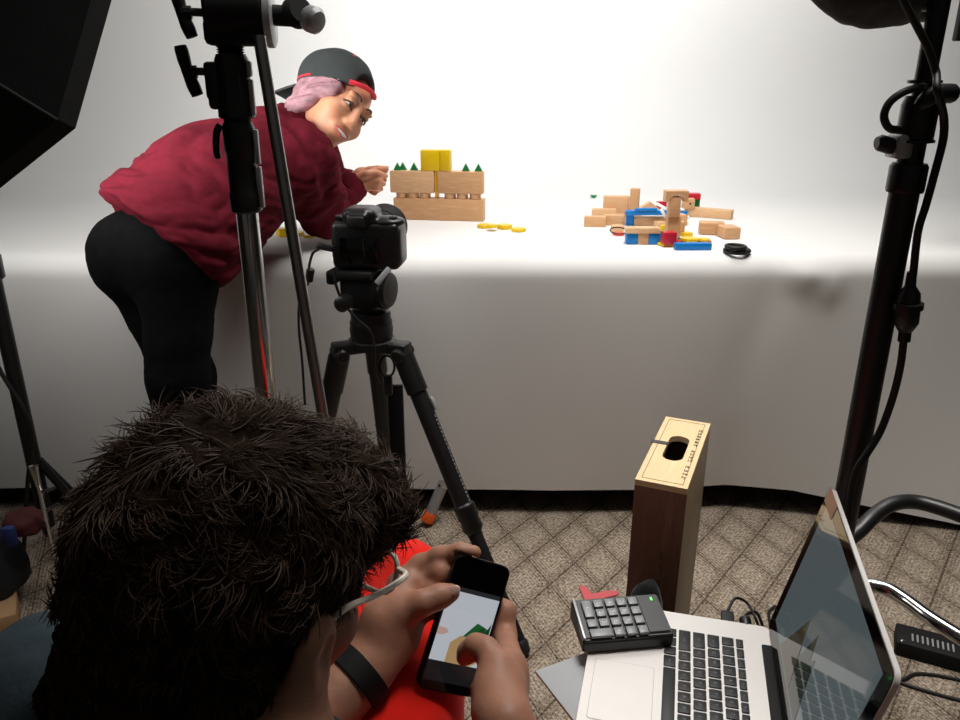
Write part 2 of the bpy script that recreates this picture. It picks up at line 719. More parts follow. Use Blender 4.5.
# ------------------------------------------------------------------ light
w = bpy.data.worlds.new('world')
SC.world = w
w.use_nodes = True
w.node_tree.nodes['Background'].inputs[0].default_value = (1.0, 0.92, 0.84, 1)
w.node_tree.nodes['Background'].inputs[1].default_value = 0.045


def area(name, loc, target, sx, sy, power, color=(1, 1, 1), shape='RECTANGLE', spread=180):
    d = bpy.data.lights.new(name, 'AREA')
    d.shape = shape
    d.size = sx
    d.size_y = sy
    d.energy = power
    d.color = color
    d.spread = math.radians(spread)
    o = bpy.data.objects.new(name, d)
    COL.objects.link(o)
    o.location = loc
    o.rotation_euler = (Vector(target) - Vector(loc)).to_track_quat('-Z', 'Y').to_euler()
    return o


# ------------------------------------------------------------------ octagonal softbox on its stand, left
OC = pz(-78, -2, 1.35)
ON = unit(cdir(0.30, -0.10, -0.95))       # faces the set, away from the camera


def softbox():
    t = thing('softbox', 'large black octagonal softbox seen from behind, top left corner', 'softbox', OC)
    F = frame_z(ON)
    a0 = math.radians(-15)
    R = 0.455
    ring = lambda r, h, off=0: [OC + F @ np.array([r * math.cos(a0 + k * math.pi / 4), r * math.sin(a0 + k * math.pi / 4), h]) for k in range(8)]
    bm = bmesh.new()
    prof = [(0.07, -0.30), (0.22, -0.26), (0.36, -0.16), (R, -0.035), (R, 0.0), (R - 0.012, 0.0), (R - 0.014, -0.03), (0.345, -0.14), (0.21, -0.24), (0.07, -0.28)]
    rs = [[bm.verts.new(p) for p in ring(r, h)] for r, h in prof]
    for a, b in zip(rs, rs[1:] + rs[:1]):
        for k in range(8):
            bm.faces.new((a[k], a[(k + 1) % 8], b[(k + 1) % 8], b[k]))
    from_bm('shell', bm, M['fabric'], t, True, False)
    bm = bmesh.new()
    for (r, h), (r2, h2) in zip(prof[:3], prof[1:4]):
        for p, q in zip(ring(r + 0.003, h - 0.003), ring(r2 + 0.003, h2 - 0.003)):
            bm_tube(bm, [p, q], 0.003, 6)
    from_bm('seam_rod', bm, M['fabric2'], t)
    bm = bmesh.new()
    bm_lathe(bm, [(0.06, 0), (0.075, 0.01), (0.075, 0.06), (0.06, 0.07)], OC - ON * 0.34, ON, 24)
    bm_lathe(bm, [(0.045, 0), (0.055, 0.01), (0.055, 0.16), (0.05, 0.17)], OC - ON * 0.50, ON, 24)
    from_bm('strobe_head', bm, M['plastic'], t)
    n = NT('diffusion_cloth')
    n.b.inputs['Base Color'].default_value = (0.8, 0.8, 0.8, 1)
    n.b.inputs['Emission Color'].default_value = (1, 0.99, 0.97, 1)
    n.b.inputs['Emission Strength'].default_value = 3.0
    bm = bmesh.new()
    vs = [bm.verts.new(p) for p in ring(R - 0.015, -0.02)]
    bm.faces.new(vs)
    from_bm('diffuser', bm, n.m, t, True, False)
    return t


softbox()
l = area('softbox_light', OC + ON * 0.03, (0.1, 3.1, 1.35), 0.72, 0.72, 6.0, (1, 0.99, 0.97), 'DISK', 80)

SX, SY = float(ony(20, 400, 1.72)[0]), 1.72
t = thing('light_stand', 'black light stand leg at left edge of the frame', 'stand', (SX, SY, 0))
tube('pole', [(SX, SY, 0.12), (SX, SY, 0.80)], 0.0175, M['black'], t)
tube('riser', [(SX, SY, 0.80), (SX, SY, 1.33), OC - ON * 0.545], 0.013, M['black'], t)
lathe('collar', [(0.02, 0), (0.026, 0.005), (0.026, 0.055), (0.02, 0.06)], (SX, SY, 0.77), (0, 0, 1), M['plastic'], t)
tube('cable', spline([(SX - 0.03, SY - 0.02, 0.95), (SX + 0.012, SY - 0.03, 0.78), (SX - 0.02, SY - 0.03, 0.6), (SX + 0.03, SY - 0.03, 0.42), (SX - 0.01, SY - 0.03, 0.25), (SX - 0.06, SY - 0.05, 0.01)]), 0.005, M['rubber'], t, 8)
for a in (5, 65, 125):
    dx, dy = math.cos(math.radians(a)), math.sin(math.radians(a))
    tube('leg', [(SX + 0.015 * dx, SY + 0.015 * dy, 0.30), (SX + 0.17 * dx, SY + 0.17 * dy, 0.012)], 0.010, M['black'], t)

# clutter on the carpet beneath the stand
CL = thing('clamp', 'small silver clamp hanging at the foot of the light stand at left edge', 'clamp', ony(38, 520, 1.55))
for n_, a, b, r in (('jaw', (31, 466), (40, 490), 0.006), ('jaw', (36, 465), (42, 500), 0.004), ('bar', (40, 490), (46, 520), 0.006)):
    tube(n_, [ony(*a, 1.55), ony(*b, 1.55)], r, M['chrome'], CL)
tube('handle', [ony(42, 492, 1.55), ony(55, 488, 1.53)], 0.004, M['chrome'], CL)
tube('handle', [ony(47, 510, 1.55), ony(58, 504, 1.53)], 0.004, M['chrome'], CL)
tube('screw', [ony(46, 518, 1.55), (float(ony(46, 518, 1.55)[0]), 1.55, 0.0)], 0.004, M['chrome'], CL)


def lump(name, c, r, mat, label, cat, seed=0, amp=0.15, flat=0.0, sq=0.5):
    bm = bmesh.new()
    bmesh.ops.create_icosphere(bm, subdivisions=4, radius=1.0)
    for v in bm.verts:
        p = v.co.copy()
        q = Vector((p.x + seed, p.y, p.z))
        s = 1 + amp * mnoise.noise(q * 1.7) + amp * 0.6 * abs(mnoise.noise(q * 4.1))
        sup = (abs(p.x) ** 3 + abs(p.y) ** 3 + abs(p.z) ** 3) ** (-1 / 3)
        p = p * (1 - sq + sq * sup) * s
        v.co = Vector((c[0] + p.x * r[0], c[1] + p.y * r[1], max(flat, c[2] + p.z * r[2])))
    o = from_bm(name, bm, mat, None, True, True, None, None)
    set_props(o, label, cat)
    top_origin(o, (c[0], c[1], flat))
    return o


p = ony(8, 520, 1.62)
lump('duffel_bag', (p[0] - 0.075, 1.56, 0.10), (0.115, 0.085, 0.10), M['navy'], 'dark navy bag on the carpet at the left edge', 'bag', 3)
d = bpy.data.objects['duffel_bag']
bmx = bmesh.new()
q = ony(20, 533, 1.50)
bm_box(bmx, (0.03, 0.02, 0.05), (q[0] - 0.016, 1.487, q[2]), rz(0.2), 0.008)
o = from_bm('pocket', bmx, M['blueclr'], None, True)
o.data.transform(d.matrix_world.inverted())
o.parent = d
o['label'] = 'blue pocket patch'
p = ony(5, 440, 1.85)
lump('jacket', (p[0] - 0.22, 1.80, 0.17), (0.17, 0.09, 0.2), M['greencl'], 'dark green jacket heaped behind the light stand at left', 'jacket', 9)
p = ony(16, 484, 1.57)
lump('scarf', (p[0], 1.57, 0.222), (0.045, 0.04, 0.03), M['redcl'], 'dark red cloth lying on top of the navy bag', 'cloth', 5, 0.15, 0.205)
p = onz(2, 624, 0.03)
o = box('cardboard_piece', (0.14, 0.10, 0.05), (p[0] - 0.055, p[1] + 0.02, 0.0255), rz(0.5), M['card'], None, 0.004)
set_props(o, 'small tan cardboard box lying on the carpet at lower left', 'box')
top_origin(o, (p[0] - 0.055, p[1] + 0.02, 0))

# ------------------------------------------------------------------ grip stand in front of the leaning woman
GX, GY = -0.346, 1.15


def grip_stand():
    t = thing('grip_stand', 'chrome grip stand with black clamping head and slanting rod, before the leaning woman', 'stand', (GX, GY, 0))
    Z = lambda py: float(ony(245, py, GY)[2])
    ax = (0, 0, 1)
    lathe('column', [(0.0165, 0), (0.0165, Z(205) - 0.10)], (GX, GY, 0.10), ax, M['chrome'], t)
    z0, z1 = Z(212), Z(122)
    prof = [(0.020, 0), (0.0230, 0.003), (0.0230, 0.028), (0.0215, 0.03), (0.0215, 0.085), (0.0230, 0.088), (0.0230, z1 - z0 - 0.01), (0.02, z1 - z0)]
    lathe('lower_collar', prof, (GX, GY, z0), ax, M['plastic'], t)
    o = lathe('locking_sleeve', [(0.019, 0), (0.019, 0.03)], (GX, GY, z1 - 0.01), ax, M['matte'], t)
    za, zb = Z(120), Z(54)
    lathe('upper_collar', [(0.018, 0), (0.0255, 0.004), (0.0255, 0.016), (0.0235, 0.02), (0.0235, zb - za - 0.008), (0.020, zb - za)], (GX, GY, za), ax, M['plastic'], t)
    box('collar_boss', (0.03, 0.03, 0.05), (GX - 0.022, GY, zb - 0.035), None, M['plastic'], t, 0.005)
    # steel strips of the inner riser showing along the right side
    for (ya, yb_) in ((60, 78), (78, 116), (128, 165), (165, 208)):
        box('steel_strip', (0.007, 0.008, Z(ya) - Z(yb_) - 0.003), (GX + 0.0255, GY - 0.006, (Z(ya) + Z(yb_)) / 2), None, M['silver'], t, 0.002)
    # folded lever on the lower collar
    tube('lever', spline([(GX - 0.022, GY - 0.01, Z(124)), (GX - 0.028, GY - 0.012, Z(132)), (GX - 0.031, GY - 0.012, Z(148)), (GX - 0.030, GY - 0.012, Z(158))], 5), [0.005] * 15 + [0.004], M['plastic'], t, 8)
    box('knuckle', (0.022, 0.02, 0.02), (GX - 0.026, GY, Z(102)), None, M['plastic'], t, 0.006)
    # screw above
    prof = []
    n = 7
    zs, ze = Z(56), Z(38)
    for i in range(n + 1):
        h = (ze - zs) * i / n
        prof += [(0.016, h), (0.0195, h + (ze - zs) / n * 0.5)]
    lathe('screw_thread', prof, (GX, GY, zs), ax, M['matte'], t)
    # grip head
    zh = Z(18)
    hd = bmesh.new()
    bm_lathe(hd, [(0.03, -0.039), (0.037, -0.034), (0.037, 0.036), (0.03, 0.040)], (GX + 0.012, GY, zh + 0.008), (1, 0.15, 0), 32)
    bm_box(hd, (0.08, 0.055, 0.035), (GX + 0.012, GY, zh - 0.018), None, 0.008)
    head = from_bm('grip_head', hd, M['matte'], t)
    lathe('grip_plate', [(0.034, 0), (0.038, 0.002), (0.038, 0.011), (0.034, 0.013)], (GX + 0.050, GY + 0.005, zh), (1, 0.12, 0), M['silver'], t, 32)
    # tee handles: upper and lower
    for y, x0 in ((13, GX - 0.028), (72, GX - 0.030)):
        z = Z(y)
        h = tube('tee_handle', [(x0 + 0.006, GY, z), (x0 - 0.024, GY - 0.008, z + 0.001)], 0.0055, M['plastic'], t, 10)
        bm = bmesh.new()
        c = np.array([x0 - 0.028, GY - 0.008, z])
        c = c - np.array([0.002, 0, 0])
        tips = [c + np.array([0.010, 0, -0.031]), c, c + np.array([-0.006, 0, 0.034])]
        bm_tube(bm, spline(tips, 6), [0.008, 0.0085, 0.009, 0.009, 0.0085, 0.008, 0.008, 0.008, 0.0085, 0.009, 0.009, 0.009, 0.008], 10)
        bm_tube(bm, [c, c + np.array([0.012, 0.002, 0])], 0.009, 10)
        from_bm('tee_grip', bm, M['matte'], h)
    # horizontal baby pin with silver end
    a = np.array([GX + 0.056, GY, zh + 0.004])
    d = unit((1, -0.05, -0.06))
    tube('spigot', [a, a + d * 0.042], 0.0135, M['matte'], t)
    e = a + d * 0.040
    bm = bmesh.new()
    bm_lathe(bm, [(0.017, -0.010), (0.021, -0.007), (0.021, 0.005), (0.017, 0.008)], e + np.array([0.002, 0, 0.006]), (0.6, -0.6, 0.25), 24)
    from_bm('spigot_flange', bm, M['matte'], t)
    lathe('spigot_tip', [(0.015, 0), (0.0175, 0.004), (0.0175, 0.016), (0.013, 0.021), (0.005, 0.022)], e + np.array([0.016, -0.006, -0.002]), (0.75, -0.5, -0.25), M['silver'], t)
    # the rod hanging from the head
    p0, p1 = ony(259, 36, 1.11), ony(332, 470, 1.05)
    rod = tube('rod', [p0, p1], 0.0085, M['rod'], t, 16)
    # turtle base, hidden behind the seated man
    for a in (30, 150, 270):
        dx, dy = math.cos(math.radians(a)), math.sin(math.radians(a))
        tube('leg', spline([(GX + 0.016 * dx, GY + 0.016 * dy, 0.20), (GX + 0.16 * dx, GY + 0.16 * dy, 0.20), (GX + 0.24 * dx, GY + 0.24 * dy, 0.16), (GX + 0.36 * dx, GY + 0.36 * dy, 0.012)], 6), 0.011, M['chrome'], t)
    lathe('base_hub', [(0.025, 0), (0.03, 0.01), (0.03, 0.08), (0.024, 0.09)], (GX, GY, 0.16), ax, M['plastic'], t)


grip_stand()

# ------------------------------------------------------------------ black stand on the right with its lamp head and cable
RX, RY = 0.516, 0.95


def right_stand():
    t = thing('lighting_stand', 'tall black lighting stand with two clamp collars, right of the toy blocks', 'stand', (RX, RY, 0))
    Z = lambda py: float(ony(900, py, RY)[2])
    ax = (0, 0, 1)
    tube('lower_pole', [(RX, RY, 0.10), (RX, RY, Z(186))], 0.0172, M['black'], t, 24)
    lathe('lower_collar', [(0.0205, 0), (0.0215, 0.003), (0.0215, Z(163) - Z(192) - 0.004), (0.019, Z(163) - Z(192))], (RX, RY, Z(192)), ax, M['plastic'], t)
    tube('middle_pole', [(RX, RY, Z(170)), (RX, RY, Z(96))], 0.0145, M['black'], t, 24)
    o = lathe('upper_collar', [(0.019, 0), (0.0205, 0.004), (0.0205, Z(96) - Z(142) - 0.01), (0.0175, Z(96) - Z(142))], (RX, RY, Z(142)), ax, M['plastic'], t)
    tube('upper_pole', [(RX, RY, Z(100)), (RX, RY, Z(-40))], 0.0115, M['black'], t, 24)
    lathe('rim', [(0.012, 0), (0.0185, 0.001), (0.0185, 0.004), (0.012, 0.005)], (RX, RY, Z(84)), ax, M['plastic'], t)
    lathe('rim', [(0.014, 0), (0.0225, 0.001), (0.0225, 0.004), (0.014, 0.005)], (RX, RY, Z(143)), ax, M['plastic'], t)
    # thumb levers
    z = Z(96)
    bm = bmesh.new()
    bm_tube(bm, spline([(RX - 0.012, RY - 0.016, z - 0.012), (RX + 0.002, RY - 0.020, z + 0.002), (RX + 0.016, RY - 0.018, z + 0.003), (RX + 0.027, RY - 0.014, z + 0.003)], 5), [0.006, 0.008, 0.009, 0.010, 0.010, 0.0105, 0.0105, 0.0105, 0.0105, 0.011, 0.011, 0.011, 0.011, 0.011, 0.011, 0.010], 12)
    from_bm('thumb_lever', bm, M['plastic'], t)
    z = Z(146)
    bm = bmesh.new()
    bm_tube(bm, [(RX - 0.018, RY, z - 0.002), (RX - 0.026, RY - 0.002, z), (RX - 0.042, RY - 0.004, z + 0.004), (RX - 0.046, RY - 0.004, z + 0.004)], [0.007, 0.010, 0.0095, 0.007], 12)
    from_bm('thumb_lever', bm, M['plastic'], t)
    box('clamp_block', (0.02, 0.03, 0.028), (RX - 0.016, RY, z), None, M['silver'], t, 0.004)
    for a in (95, 170, 315):
        dx, dy = math.cos(math.radians(a)), math.sin(math.radians(a))
        tube('leg', [(RX + 0.015 * dx, RY + 0.015 * dy, 0.26), (RX + 0.26 * dx, RY + 0.26 * dy, 0.012)], 0.009, M['black'], t)
    tube('bracket', [ony(943, 6, RY), ony(915, 4, 0.97)], 0.007, M['plastic'], t)
    return t


right_stand()


def lamp_head():
    c = ony(868, -16, 1.0)
    s = Sdf(c - 0.16, c + 0.16, 0.005, 0.02)
    s.ell(c + np.array([0.0, 0.0, 0.02]), (0.072, 0.06, 0.062), k=0.03)
    s.ell(c + np.array([-0.042, 0, 0.034]), (0.036, 0.05, 0.034), k=0.03)
    s.ell(c + np.array([0.035, 0, 0.0]), (0.036, 0.05, 0.042), k=0.03)
    me = s.mesh('lamp_cover', lambda p, n: 0.006 * mnoise.noise(p * 22) + 0.005 * abs(mnoise.noise(Vector((p.x * 30, p.y * 30, p.z * 12 + p.x * 20)))), 2)
    t = thing('lamp_head', 'black fabric covered lamp head hanging at the top right beside the stand', 'lamp', c)
    link_mesh('fabric_cover', me, M['fabric2'], t, True, True)
    lathe('mount', [(0.012, 0), (0.018, 0.004), (0.018, 0.03), (0.012, 0.034)], ony(915, 6, 1.0) + np.array([-0.01, 0, 0]), (1, 0, 0), M['plastic'], t)
    return t


lamp_head()


def power_cable():
    y = RY - 0.03
    t = thing('power_cable', 'black power cable with inline connector looping down the right lighting stand', 'cable', ony(912, 300, y))
    P = lambda x, yy, d=0.0: ony(x, yy, y + d)
    pts = [P(897, -30), P(903, -2), P(917, 26), P(928, 48), P(936, 72), P(937, 88, -0.015), P(941, 104, -0.012), P(944, 120), P(943, 140), P(935, 172), P(926, 205), P(918, 232), P(913, 276)]
    tube('cord', spline(pts), 0.0045, M['rubber'], t, 8)
    pts = [P(926, 86, 0.02), P(917, 88, -0.002), P(904, 92, -0.012), P(890, 102, -0.012), P(884, 116, -0.012), P(889, 128, -0.012), P(900, 130, -0.005)]
    tube('cord', spline(pts), 0.0045, M['rubber'], t, 8)
    pts = [P(904, 338), P(900, 368), P(892, 400), P(880, 432), P(866, 455, -0.01), P(856, 472, -0.012), P(850, 500, -0.012), P(846, 560, -0.012), P(840, 640, -0.012)]
    tube('cord', spline(pts), 0.0048, M['rubber'], t, 8)
    a, b = P(912, 272), P(904, 341)
    d = b - a
    L = np.linalg.norm(d)
    d /= L
    conn = bmesh.new()
    bm_lathe(conn, [(0.0055, 0), (0.0062, L * 0.16), (0.0065, L * 0.2), (0.0125, L * 0.30), (0.0135, L * 0.43), (0.0175, L * 0.44), (0.0175, L * 0.52), (0.0145, L * 0.53), (0.0145, L * 0.72), (0.009, L * 0.84), (0.0075, L * 0.86), (0.0075, L)], a, d, 16)
    from_bm('connector', conn, M['plastic'], t)


power_cable()

# dark flag at the very right edge, beside the backdrop
o = box('flag_panel', (0.5, 0.02, 0.6), ony(957, 22, 1.9) + np.array([0.25, 0, 0.26]), None, M['fabric'], None, 0.004)
set_props(o, 'narrow black flag edge at the extreme upper right of the frame', 'panel')

# ------------------------------------------------------------------ tripod and video camera
TX, TY = float(ony(372, 340, 1.62)[0]), 1.62


def tripod():
    t = thing('tripod', 'black video tripod standing behind the seated man', 'tripod', (TX, TY, 0))
    Z = lambda py, y=TY: float(ony(370, py, y)[2])
    ax = (0, 0, 1)
    zs = Z(342)
    lathe('bowl', [(0.030, 0), (0.046, 0.006), (0.048, 0.03), (0.046, 0.04), (0.047, 0.046), (0.044, 0.052), (0.044, 0.07), (0.038, 0.075)], (TX, TY, Z(341)), ax, M['plastic'], t, 32)
    # fluid head
    hc = np.array([TX - 0.008, TY, Z(288)])
    bm = bmesh.new()
    bm_box(bm, (0.085, 0.10, 0.075), hc, rz(-0.25), 0.014)
    bm_box(bm, (0.10, 0.12, 0.018), hc + np.array([-0.012, 0, 0.040]), rz(-0.25), 0.005)
    bm_box(bm, (0.02, 0.05, 0.03), hc + np.array([-0.062, -0.02, 0.032]), rz(-0.25), 0.006)
    from_bm('fluid_head', bm, M['matte'], t)
    lathe('drag_knob', [(0.03, 0), (0.04, 0.004), (0.042, 0.018), (0.036, 0.026), (0.02, 0.028)], hc + np.array([0.032, -0.012, 0.0]), (1, -0.35, 0), M['plastic'], t, 32)
    o = box('plate_lever', (0.012, 0.006, 0.042), ony(383, 276, TY - 0.07), cdir_frame(40), M['silver'], t, 0.002)
    lathe('clamp_knob', [(0.012, 0), (0.017, 0.004), (0.017, 0.03), (0.012, 0.034)], hc + np.array([-0.03, -0.06, -0.012]), (-0.3, -1, 0), M['plastic'], t, 16)
    # shoulder casting
    bm = bmesh.new()
    bm_lathe(bm, [(0.035, -0.012), (0.052, -0.008), (0.052, 0.008), (0.035, 0.014)], (TX, TY, zs), ax, 32)
    tops = {}
    for nme, a in (('r', -22), ('l', 205), ('b', 95)):
        dv = np.array([math.cos(math.radians(a)), math.sin(math.radians(a)), 0])
        p = np.array([TX, TY, zs - 0.006]) + dv * 0.075
        bm_box(bm, (0.085, 0.042, 0.026), (np.array([TX, TY, zs - 0.004]) + p) / 2 + dv * 0.01, rz(math.radians(a)), 0.006)
        bm_lathe(bm, [(0.012, -0.03), (0.016, -0.026), (0.016, 0.026), (0.012, 0.03)], p + np.array([0, 0, -0.01]), np.cross(dv, (0, 0, 1)), 16)
        tops[nme] = p + np.array([0, 0, -0.012])
    from_bm('shoulder', bm, M['black'], t)
    # right leg passes the pixel (487, 560)
    A = tops['r']
    q = ony(484, 556, TY - 0.17)
    d = unit(q - A)
    foot = A + d * ((A[2] - 0.012) / -d[2])
    feet = {'r': foot}
    q = ony(322, 440, TY - 0.02)
    d = unit(q - tops['l'])
    feet['l'] = tops['l'] + d * ((tops['l'][2] - 0.012) / -d[2])
    d = unit(np.array([0.02, 0.26, -1]))
    feet['b'] = tops['b'] + d * ((tops['b'][2] - 0.012) / -d[2])
    for k in 'rlb':
        A, B = tops[k], feet[k]
        d = unit(B - A)
        L = np.linalg.norm(B - A)
        leg = tube('leg', [A + d * 0.005, A + d * 0.09], 0.024, M['plastic'], t, 20)
        tube('upper_tube', [A + d * 0.05, A + d * (L * 0.52)], 0.0195 if k == 'r' else 0.021, M['black'], leg, 20)
        lathe('leg_lock', [(0.018, 0), (0.024, 0.006), (0.024, 0.035), (0.021, 0.04), (0.024, 0.06), (0.018, 0.07)], A + d * (L * 0.50), d, M['plastic'], leg)
        tube('lower_tube', [A + d * (L * 0.55), B - d * 0.02], 0.016, M['matte'], leg, 16)
        lathe('rubber_foot', [(0.016, 0), (0.02, 0.008), (0.018, 0.03), (0.01, 0.036)], B - d * 0.025, d, M['rubber'], leg, 16)
    # scale marks and clip of the right leg
    A, B = tops['r'], feet['r']
    d = unit(B - A)
    side = unit(np.cross(d, (0, 1, 0)))
    side = side if side[0] > 0 else -side
    o = box('clip', (0.010, 0.012, 0.03), A + d * 0.125 + side * 0.022, frame_z(d), M['silver'], t, 0.003)
    bm = bmesh.new()
    for i in range(26):
        bm_box(bm, (0.0035, 0.0035, 0.006), A + d * (0.15 + i * 0.0095) + side * 0.0175 + np.array([0, -0.0085, 0]), frame_z(d), 0.0005, 1)
    from_bm('scale_mark', bm, M['dimlegend'], t)
    # hanging carabiner and strap beneath the shoulder
    c = np.array([TX + 0.034, TY - 0.02, zs - 0.05])
    ring = [c + 0.016 * np.array([math.cos(a), 0.2 * math.sin(a), 1.5 * math.sin(a)]) for a in np.linspace(0, 2 * math.pi, 17)]
    bm = bmesh.new()
    bm_tube(bm, ring, 0.003, 6, False)
    bm_box(bm, (0.02, 0.016, 0.05), c + np.array([0, 0, -0.045]), None, 0.006)
    from_bm('hook', bm, M['black'], t)
    box('strap', (0.036, 0.012, 0.21), (TX + 0.045, TY + 0.02, zs - 0.215), None, M['fabric'], t, 0.004)
    return feet


def cdir_frame(deg):
    a = math.radians(deg)
    x = math.cos(a) * CX - math.sin(a) * CU
    z = math.sin(a) * CX + math.cos(a) * CU
    return rot_cols(x, np.cross(z, x), z)


FEET = tripod()


def dslr():
    c = ony(368, 242, TY - 0.02)
    yaw = math.radians(-6)
    R = rz(yaw) @ np.array([[1, 0, 0], [0, 1, 0], [0, 0, 1.0]])       # local y = viewing direction
    t = thing('video_camera', 'black interchangeable-lens camera on the tripod, aimed at the block castle', 'camera', c, R)
    W = lambda *p: np.array(p, float)
    bm = bmesh.new()
    bm_box(bm, (0.142, 0.062, 0.098), W(0, 0, -0.004), None, 0.012, 4)
    bm_box(bm, (0.045, 0.085, 0.095), W(0.052, 0.012, -0.006), None, 0.018, 4)
    from_bm('body', bm, M['plastic'], t, False)
    s = Sdf((-0.08, -0.06, 0.0), (0.08, 0.08, 0.1), 0.003, 0.015)
    s.box((-0.012, 0.008, 0.045), (0.036, 0.036, 0.026), None, 0.012, 0.01)
    s.box((-0.012, 0.0, 0.062), (0.02, 0.03, 0.008), None, 0.004, 0.012)
    s.box((-0.012, -0.03, 0.05), (0.022, 0.012, 0.014), None, 0.006, 0.006)
    s.ell((0.045, 0.0, 0.044), (0.036, 0.03, 0.012), k=0.012)
    link_mesh('prism_hump', s.mesh('prism_hump'), M['plastic'], t, False, True)
    box('rear_screen', (0.08, 0.006, 0.056), W(-0.012, -0.033, -0.012), None, M['scrblack'], t, 0.002, world=False)
    lathe('mode_dial', [(0.011, 0), (0.012, 0.002), (0.012, 0.008), (0.010, 0.01)], W(-0.056, 0.002, 0.045), (0, 0, 1), M['plastic'], t, world=False)
    lathe('shutter_dial', [(0.008, 0), (0.009, 0.001), (0.009, 0.005), (0.007, 0.006)], W(0.058, -0.012, 0.05), (0, 0, 1), M['matte'], t, 16, world=False)
    lens = lathe('lens', [(0.034, 0.02), (0.036, 0.03), (0.036, 0.05), (0.039, 0.055), (0.039, 0.095), (0.037, 0.10), (0.040, 0.105), (0.0415, 0.15), (0.040, 0.152)], W(0, 0, 0.004), (0, 1, 0), M['matte'], t, 40, world=False)
    bm = bmesh.new()
    bm_lathe(bm, [(0.0425, 0.128), (0.051, 0.17), (0.0495, 0.17), (0.041, 0.13)], W(0, 0, 0.004), (0, 1, 0), 40)
    from_bm('lens_hood', bm, M['matte'], lens, False)
    box('eyecup', (0.034, 0.012, 0.022), W(-0.012, -0.045, 0.049), None, M['rubber'], t, 0.004, world=False)
    box('port_door', (0.006, 0.03, 0.045), W(-0.0725, 0.004, -0.01), None, M['matte'], t, 0.002, world=False)
    return c, R


DC, DR = dslr()
y = TY - 0.06
t = thing('camera_cable', 'thin black cable with a ferrite bead hanging from the left side of the tripod camera', 'cable', ony(312, 300, y))
P = lambda a, b, d=0: ony(a, b, y + d)
box('plug', (0.035, 0.012, 0.014), P(325, 247), cdir_frame(12), M['plastic'], t, 0.003)
tube('cord', spline([P(319, 249), P(313, 253), P(310, 262), P(309, 268)]), 0.0028, M['rubber'], t, 8)
lathe('ferrite_bead', [(0.004, 0), (0.0085, 0.003), (0.0085, 0.028), (0.004, 0.031)], P(311, 268), P(308.5, 284) - P(311, 268), M['plastic'], t, 16)
tube('cord', spline([P(308.5, 283), P(303, 290), P(299, 305), P(299, 330), P(302, 360), P(305, 405)]), 0.0028, M['rubber'], t, 8)
tube('cord', spline([P(334, 268, -0.03), P(336, 285, -0.03), P(343, 302, -0.02), P(356, 318, -0.02), P(369, 330, -0.02), P(374, 345, -0.02), P(375, 372, -0.02), P(380, 384, -0.02)]), 0.003, M['rubber'], t, 8)

# clear tube with orange cap, leaning below the paper
a = onz(427, 521, 0.014)
b = a + np.array([0.048, 0.0, 0.118])
t = thing('marker_tube', 'clear plastic tube with an orange cap leaning against the paper near the tripod leg', 'tube', a)
d = unit(b - a)
L = np.linalg.norm(b - a)
lathe('tube_body', [(0.013, 0), (0.0155, 0.002), (0.0155, L - 0.03), (0.013, L - 0.028)], a + d * 0.028, d, M['silver'], t, label='translucent grey tube')
lathe('cap', [(0.014, 0), (0.0185, 0.003), (0.0185, 0.03), (0.016, 0.034)], a, d, M['orangecap'], t, label='orange cap')
lathe('end_plug', [(0.013, 0), (0.0165, 0.001), (0.0165, 0.008), (0.013, 0.009)], a + d * (L - 0.004), d, M['chrome'], t)

